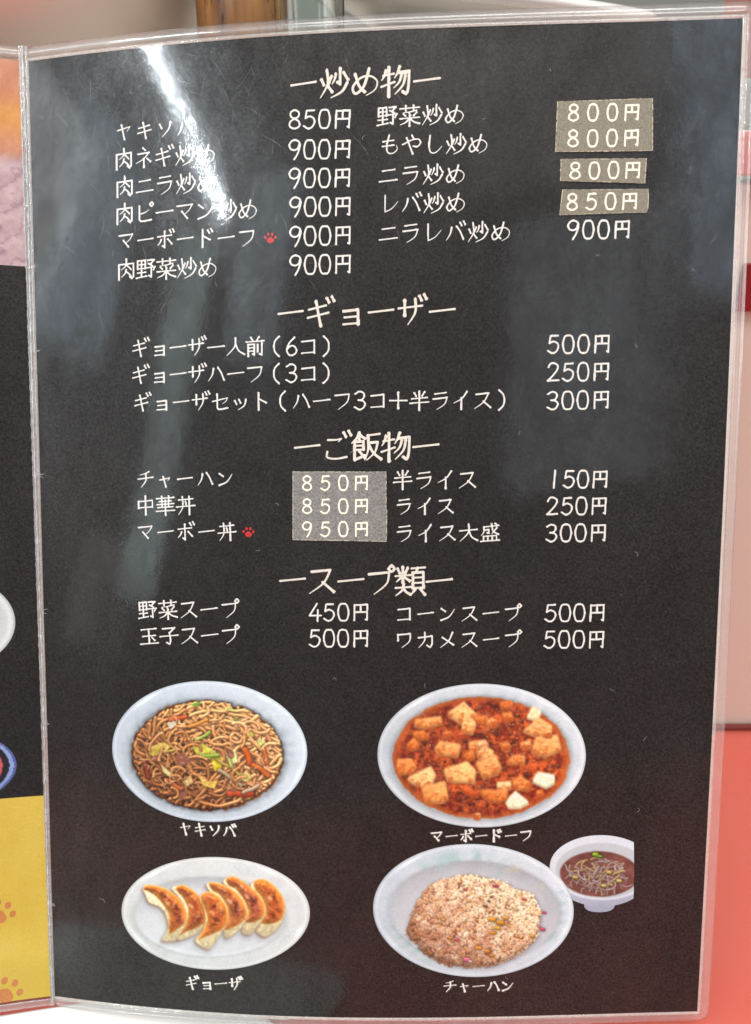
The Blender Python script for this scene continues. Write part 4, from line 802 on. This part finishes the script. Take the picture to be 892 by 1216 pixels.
        e = ell(p.X, p.Y, cc[0], cc[1], 3.6, 2.0, .8) + (vnoise(p.X.shape, 4, 5 + o_) - .5) * 2.5; p.blend(big, np.clip(.5 - e * .6, 0, 1) * .75, (232, 176, 130))
        for _ in range(14):
            q = C1[R2.randrange(len(C1))] * .6 + cc * .4 + (R2.uniform(-3, 3), R2.uniform(-3, 3)); p.stroke([q, q + (R2.uniform(-1, 1), 1)], R2.uniform(.3, .6), (250, 205, 150), lo=1, hi=0, shadow=0, alpha=.4)
    return p
place_pic(gyoza_pic(), (55.3492, 264.0224, 0.2753, -0.0164, -0.0054, 0.278), 'printed photo of six fried dumplings in a row on a white oval plate', lambda k: 'dumpling', 1.05)
# --- fried rice with a cup of soup
def soup_pic():
    p = Pic(-52, -50, 53, 50); X, Y = p.X, p.Y       # centre at 703,1038
    rim = ell(X, Y, 12, -7.5, 62, 38.5, .02); body = np.maximum(ell(X, Y, 12, -6, 61, 45, 0), -(Y + 6))
    foot = np.minimum(np.maximum(np.abs(X - 9) - 18 + (Y - 38) * .2, np.abs(Y - 36) - 5), ell(X, Y, 9, 40.5, 16.5, 5.2))
    sd = np.minimum(np.minimum(rim, body), foot); p.sd = np.maximum(sd, X - 50.3 + .02 * np.abs(Y))
    n = vnoise(X.shape, 14, 3)
    c = np.zeros(X.shape + (3,)); c[:] = (190, 196, 210); c -= np.clip((Y - 12) / 34, 0, 1)[..., None] * 34; c += (n - .5)[..., None] * 10
    c = np.where((foot < 0)[..., None] & (body > 0)[..., None], np.array((160, 164, 180)), c)
    m = np.clip(.5 - rim / 1.5, 0, 1)[..., None]; c = c * (1 - m) + (np.array((214, 220, 226)) + (n - .5)[..., None] * 8) * m
    ins_ = ell(X, Y, 12, -4, 55, 33, .02); m = np.clip(.5 - ins_ / 2, 0, 1)[..., None]; c = c * (1 - m) + np.array((192, 196, 200)) * m
    p.C[:] = c
    liq = ell(X, Y, 9, 0, 47, 27, .02); n1 = vnoise(X.shape, 12, 8, 3)
    lc = np.array((92, 50, 46)) * (1 - n1[..., None]) + np.array((152, 98, 84)) * n1[..., None]; lc -= np.clip(1 + liq / 8, 0, 1)[..., None] * 6
    p.blend((slice(None), slice(None)), .5 - liq / 1.4, lc, 1)
    for _ in range(100):
        q = R2.uniform(0, 6.28); r = math.sqrt(R2.random()) * .86; x, y = 9 + 44*r*math.cos(q), 1 + 24*r*math.sin(q)
        P = [(a_, b_) for a_, b_ in curl(x, y, R2.uniform(0, 6.28), R2.uniform(6, 20), R2.uniform(-.3, .3), 5) if ((a_ - 9)/46)**2 + (b_/26)**2 < 1]
        if len(P) > 3: p.stroke(P, R2.uniform(.7, 1.5), R2.choice([(196, 168, 160), (220, 198, 186), (170, 134, 126), (206, 176, 120)]), hi=35, lo=.6, shadow=.25, i=2, alpha=.9)
    for x, y, c, r in ((4, -23, (150, 190, 40), 2.6), (9, -21, (120, 170, 40), 1.6), (20, -2, (222, 190, 110), 2), (-20, 4, (216, 190, 90), 2), (32, 8, (226, 206, 120), 2), (14, 14, (214, 190, 110), 2)): p.stroke([(x-1, y), (x+2, y+.5)], r, c, i=2)
    return p
def rice_pic():
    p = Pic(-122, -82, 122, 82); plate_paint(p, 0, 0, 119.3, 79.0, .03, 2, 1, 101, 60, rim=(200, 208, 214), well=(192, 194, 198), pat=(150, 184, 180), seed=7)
    X, Y = p.X, p.Y; big = (slice(None), slice(None))
    for x, y, a_, b_, c in ((-44, -54, 16, 8, (168, 200, 196)), (32, -56, 22, 9, (180, 196, 196)), (104, -16, 9, 9, (160, 196, 196)), (-96, 0, 6, 20, (180, 196, 206)), (30, -45, 3, 6, (120, 184, 170)), (48, -50, 10, 4, (206, 196, 160)), (80, -30, 8, 6, (206, 200, 180))):
        e = ell(X, Y, x, y, a_, b_) ; n = vnoise(X.shape, 4, int(abs(x) + 9), 2); p.blend(big, np.clip(.5 - e / 6, 0, 1) * np.clip((n - .42) * 4, 0, 1) * .55, c)
    out = T = [(-77, 18), (-72, 2), (-64, -14), (-56, -26), (-44, -34), (-26, -39), (-10, -43), (8, -41), (22, -37), (36, -34), (48, -26), (60, -24), (66, -21), (71, -17), (73, -12), (75, -6), (77, -1), (78, 10), (74, 18), (76, 28), (66, 40), (52, 52), (36, 60), (14, 66), (-8, 66), (-28, 64), (-44, 58), (-60, 48), (-70, 36), (-80, 26)]
    out = np.array(catmull(out + [out[0]], 3))
    kk, sd = p.poly(out + (3, 3), (130, 124, 122), soft=8, alpha=.55)
    kk, sd = p.poly(out, (150, 108, 66), soft=2, i=1)
    full = np.full(X.shape, 9.0); full[kk] = sd
    def ins(x, y):
        j, i_ = int((y - p.y0) * p.n), int((x - p.x0) * p.n); return 0 <= j < full.shape[0] and 0 <= i_ < full.shape[1] and full[j, i_] < 1.5
    K = []
    for _ in range(6500):
        x, y = R2.uniform(-82, 82), R2.uniform(-46, 68)
        if ins(x, y): K.append((x, y))
    lump = vnoise(X.shape, 16, 21, 3)
    for x, y in K[:1300]:
        j, i_ = int((y - p.y0) * p.n), int((x - p.x0) * p.n)
        if full[j, i_] > -1.5: continue
        lit = float(np.clip(.60 + .0034 * x - .0052 * y + (lump[j, i_] - .5) * 2.2 + R2.uniform(-.3, .3), 0, 1))
        p.stroke([(x, y), (x + R2.uniform(-2, 2), y + R2.uniform(-1, 1))], R2.uniform(2.0, 3.6), np.array((170, 106, 66)) * (1 - lit) + np.array((250, 212, 162)) * lit, hi=30, lo=.62, shadow=.10, i=1)
    for x, y in K[1300:5200]:
        lit = .64 + .0034 * x - .0052 * y + (lump[int((y - p.y0) * p.n), int((x - p.x0) * p.n)] - .5) * 1.1 + R2.uniform(-.13, .13); lit = float(np.clip(lit, 0, 1))
        c = np.array((180, 116, 74)) * (1 - lit) + np.array((255, 226, 180)) * lit
        g_ = R2.random()
        if g_ < .05: c = np.array((224, 150, 58))
        elif g_ < .06: c = np.array((150, 92, 60))
        a_ = R2.uniform(0, 3.14); l_ = R2.uniform(.6, 1.6); p.stroke([(x, y), (x + l_*math.cos(a_), y + l_*math.sin(a_)*.8)], R2.uniform(.7, 1.4), c, hi=50, lo=.72, shadow=.05, i=1, alpha=R2.uniform(.35, .85))
    relight(p, p.I == 1, [[(208, 162, 126), (238, 204, 166), (240, 210, 172)], [(186, 138, 106), (222, 180, 144), (240, 204, 164)], [(142, 100, 78), (178, 134, 106), (212, 168, 132)]], -75, 75, -40, 62, .95)
    edge = np.clip((full + 9) / 9, 0, 1) * np.clip((Y + 10 - X * .3) / 50, 0, 1); p.C = np.where((p.I == 1)[..., None], p.C * (1 - .22 * edge[..., None]), p.C)
    for (x, y) in K[5300:5420]:
        g_ = R2.random(); c = (232, 164, 70) if g_ < .4 else (214, 112, 112) if g_ < .55 else (128, 78, 50) if g_ < .8 else (250, 226, 180)
        if full[int((y - p.y0) * p.n), int((x - p.x0) * p.n)] < -2: p.stroke([(x, y), (x + R2.uniform(-2.4, 2.4), y + R2.uniform(-1.2, 1.2))], R2.uniform(.9, 2.1), c, hi=34, lo=.62, shadow=.22, i=2, alpha=.85)
    for x, y, r, c in ((26, -30, 3, (214, 66, 86)), (24, -32, 1.8, (236, 180, 160)), (-10, -26, 2.2, (206, 90, 90)), (84, 2, 2.4, (210, 70, 110)), (82, 22, 3.2, (216, 80, 110)), (78, 18, 2, (226, 130, 140)), (-20, 34, 3, (196, 88, 90)), (-8, 58, 4.2, (226, 120, 140)), (-4, 60, 2.2, (240, 200, 190)), (60, -14, 2.4, (214, 90, 110)), (14, -6, 2.6, (150, 84, 50)), (18, -12, 1.8, (96, 60, 40)), (21, -17, 1.6, (110, 66, 40)), (-50, 14, 2, (206, 110, 100)),
                       (22, 10, 4.5, (232, 160, 46)), (32, 14, 4.4, (228, 150, 40)), (28, 20, 3.8, (238, 176, 70)), (38, 8, 3.4, (230, 168, 70)), (24, 26, 3.2, (222, 144, 50)), (6, 44, 4, (228, 156, 60)), (16, 48, 3.6, (224, 144, 56)), (22, 53, 3, (220, 140, 56)), (-36, 10, 2.6, (226, 160, 84)), (-28, 32, 2.6, (222, 146, 70)), (70, 30, 3, (226, 158, 70)), (-6, -12, 2.6, (228, 166, 88)), (52, 30, 2.6, (226, 162, 78)), (50, -2, 2.4, (236, 190, 120))):
        p.stroke([(x - r*.4, y), (x + r*.5, y + .6)], r * .62, c, hi=40, lo=.65, shadow=.35, i=2)
    p.C = np.clip(p.C, 0, 255); return p
sp = soup_pic()
rx = ell(sp.X + 703 - 562.5, sp.Y + 1038 - 1082, 0, 0, 119.3, 79.0, .03)          # the rice plate covers a corner of the cup
sp.sd = np.maximum(sp.sd, -rx + .2)
place_pic(sp, (174.5452, 249.5774, 0.2642, 0.0036, 0.0079, 0.2779), 'printed photo of a small bowl of brown sprout soup, cropped at its right side', lambda k: {1: 'soup_broth', 2: 'bean_sprouts'}[k], 1.08)
place_pic(rice_pic(), (137.6691, 261.3651, 0.264, 0.002, 0.0027, 0.2783), 'printed photo of a mound of fried rice in a pale round patterned plate', lambda k: {1: 'rice_grains', 2: 'egg_and_fishcake'}[k], 1.1, off=.075, soft=1)
# ------------------------------------------------------------------ prints on the left page
def flat_print(name, fn, sdfn, x0, x1, y0, y1, cell, cfun, label, off=.05):
    X, Y = grid(x0, x1, y0, y1, cell); sd = sdfn(X, Y); X2, Y2, k = cut(X, Y, sd, cell); C_ = cfun(X, Y, sd)
    C_ = np.clip(C_, 0, 255) / 255.; lin = np.minimum(np.where(C_ <= .04045, C_/12.92, ((C_+.055)/1.055)**2.4) * .95, .86)
    return sheet(name, fn, X2, Y2, off, M_PHOTO, keep=k, colors=lin, label=label)
def rect_sd(x0, x1, y0, y1): return lambda X, Y: np.maximum(np.maximum(x0 - X, X - x1), np.maximum(y0 - Y, Y - y1))
def orange_c(X, Y, sd):
    n = vnoise(X.shape, 9, 5, 4); n2 = vnoise(X.shape, 30, 6, 2); s_ = vnoise(X.shape, 3, 7, 2)
    st = vnoise((X.shape[0], X.shape[1]), 4, 9, 2)
    t = np.clip((Y - 26 - X * .25 + (n2 - .5) * 10) / 5, 0, 1)[..., None]
    top = np.array((200, 138, 108)) + (n - .5)[..., None] * np.array((30, 34, 40)) + np.exp(-((Y - 17) / 6) ** 2)[..., None] * np.array((14, 12, -30))
    bot = np.array((194, 168, 170)) + (n - .5)[..., None] * np.array((50, 56, 50)) - np.clip(np.sin((Y * .9 - X * .9) * .8 + n * 9) - .7, 0, 1)[..., None] * np.array((80, 90, 70))
    return top * (1 - t) + bot * t - (s_[..., None] - .5) * 12
flat_print('picture_panel', left_mm, rect_sd(-.01, 150, .02, 61.6), -.01, 30, .02, 61.6, .4, orange_c, 'orange and pale pink photo print at the top of the left page')
def yellow_c(X, Y, sd):
    n = vnoise(X.shape, 14, 15, 4); return np.array((216, 184, 78)) + (n - .5)[..., None] * np.array((20, 24, 34))
flat_print('yellow_panel', left_mm, rect_sd(-.01, 150, 229.3, 296.9), -.01, 150, 229.3, 296.9, .9, yellow_c, 'yellow printed panel with orange paw prints at the bottom of the left page')
M_PAW = ink('orange ink', tuple(srgb(204, 132, 78)), tuple(srgb(192, 118, 66)))
paw('paw_print', 14.6, 266.5, 4.6, M_PAW, fn=left_mm, rot=-.4, off=.08); paw('paw_print', 13.6, 293.0, 4.9, M_PAW, fn=left_mm, rot=-.4, off=.08)
def pl_c(X, Y, sd): return np.array((206, 212, 212)) + 20 * np.exp(-((sd + 1.2) / .8) ** 2)[..., None] - 30 * np.exp(-((sd) / .5) ** 2)[..., None] - np.exp(-((sd + 8) / 3) ** 2)[..., None] * 12
flat_print('dish_photo', left_mm, lambda X, Y: ell(X, Y, 26, 172.2, 19.2, 14.8), 4, 47, 155, 189, .35, pl_c, 'printed photo of a white plate cut by the left side of the picture')
def bw_c(X, Y, sd):
    r = -sd; c = np.zeros(X.shape + (3,)); c[:] = (196, 92, 92)
    c = np.where((r < 2.5)[..., None], np.array((34, 30, 42)), c); c = np.where((r < 1.25)[..., None], np.array((140, 160, 210)), c)
    c = np.where((r < .5)[..., None], np.array((84, 96, 150)), c); return c + 0 + (vnoise(X.shape, 6, 3) - .5)[..., None] * 20
flat_print('dish_photo', left_mm, lambda X, Y: ell(X, Y, 31, 218.5, 23.0, 12.6), 5, 56, 203, 229.2, .3, bw_c, 'printed photo of a blue rimmed bowl of red soup at the picture edge')

# ------------------------------------------------------------------ dust, fibres and fine scratches lying on the film
def dust():
    Vs = []; F = []
    def add(us, vs, w, off=.37):
        a_ = np.array(us); b_ = np.array(vs); n = len(a_); du = np.gradient(a_); dv = np.gradient(b_); L_ = np.hypot(du, dv) + 1e-9
        w = w * np.sin(np.linspace(.5, math.pi - .5, n)); nu, nv = -dv / L_ * w, du / L_ * w
        A_ = surf(right_mm, a_ + nu, b_ + nv, off) - ROOT; B_ = surf(right_mm, a_ - nu, b_ - nv, off) - ROOT
        k = len(Vs); Vs.extend(A_); Vs.extend(B_); F.extend([(k+i, k+i+1, k+n+i+1, k+n+i) for i in range(n - 1)])
    rr = random.Random(3)
    for _ in range(1250):
        u = rr.uniform(2, 208); v = rr.random() ** 1.5 * 294 + 1.5
        if rr.random() < .25: u = rr.uniform(2, 70); v = rr.uniform(2, 60)
        s_ = rr.choice([.05, .06, .07, .09, .12]) ; a_ = rr.uniform(0, 6.28)
        add([u, u + s_ * 1.3 * math.cos(a_)], [v, v + s_ * 1.3 * math.sin(a_)], s_ * .8)
    px_ = [(201, 24, 2.2), (196, 41, 3), (205, 46, 2.6), (104, 30, 1.5), (139, 25, 1.2), (157, 12, 1), (72, 148, 1.6), (93, 121.5, 3.2), (100, 119.5, 1.8), (78, 135, 1.5), (83, 128, 1.6), (185, 150, 2.2), (150, 113, 1.5), (95, 188, 2.2), (190, 205, 2), (178, 190, 2), (163, 200, 1.6), (17, 262, 2.6), (148, 196, 2.4), (122, 199, 2), (172, 63, 1.6), (183, 88, 1.4), (140, 225, 1.6), (188, 228, 2), (122, 190, 1.6), (60, 70, 1.4), (203, 60, 3), (199, 68, 2.2), (176, 25, 1.6), (148, 283, 1.4), (34, 12, 2)]
    for u, v, l_ in px_:
        a_ = rr.uniform(0, 6.28); x, y = u, v; P = [(x, y)]; bend = rr.uniform(-.7, .7)
        for _k in range(6): x += math.cos(a_) * l_ / 6; y += math.sin(a_) * l_ / 6; a_ += bend + rr.uniform(-.5, .5); P.append((x, y))
        P = catmull(P, 3); add([q[0] for q in P], [q[1] for q in P], rr.uniform(.03, .055))
    ob('dust_specks', pymesh('dust', Vs, F), principled('dust and lint', (.34, .33, .31), .8), menu, 'fine pale dust specks and lint fibres', 'stuff')
    Vs.clear(); F.clear()
    for _ in range(150):
        u = rr.gauss(45, 30); v = abs(rr.gauss(30, 30)) + 2
        if not 3 < u < 205: continue
        a_ = rr.gauss(1.1, .7); l_ = rr.uniform(1.5, 9); P = [(u + l_ * t * math.cos(a_ + .2*t), v + l_ * t * math.sin(a_ + .2*t)) for t in (0, .33, .66, 1)]
        add([q[0] for q in P], [q[1] for q in P], rr.uniform(.016, .04), .345)
    ob('fine_scratches', pymesh('scratch', Vs, F), film('scratch film', .22, gloss=2), menu, None, 'stuff')
dust()
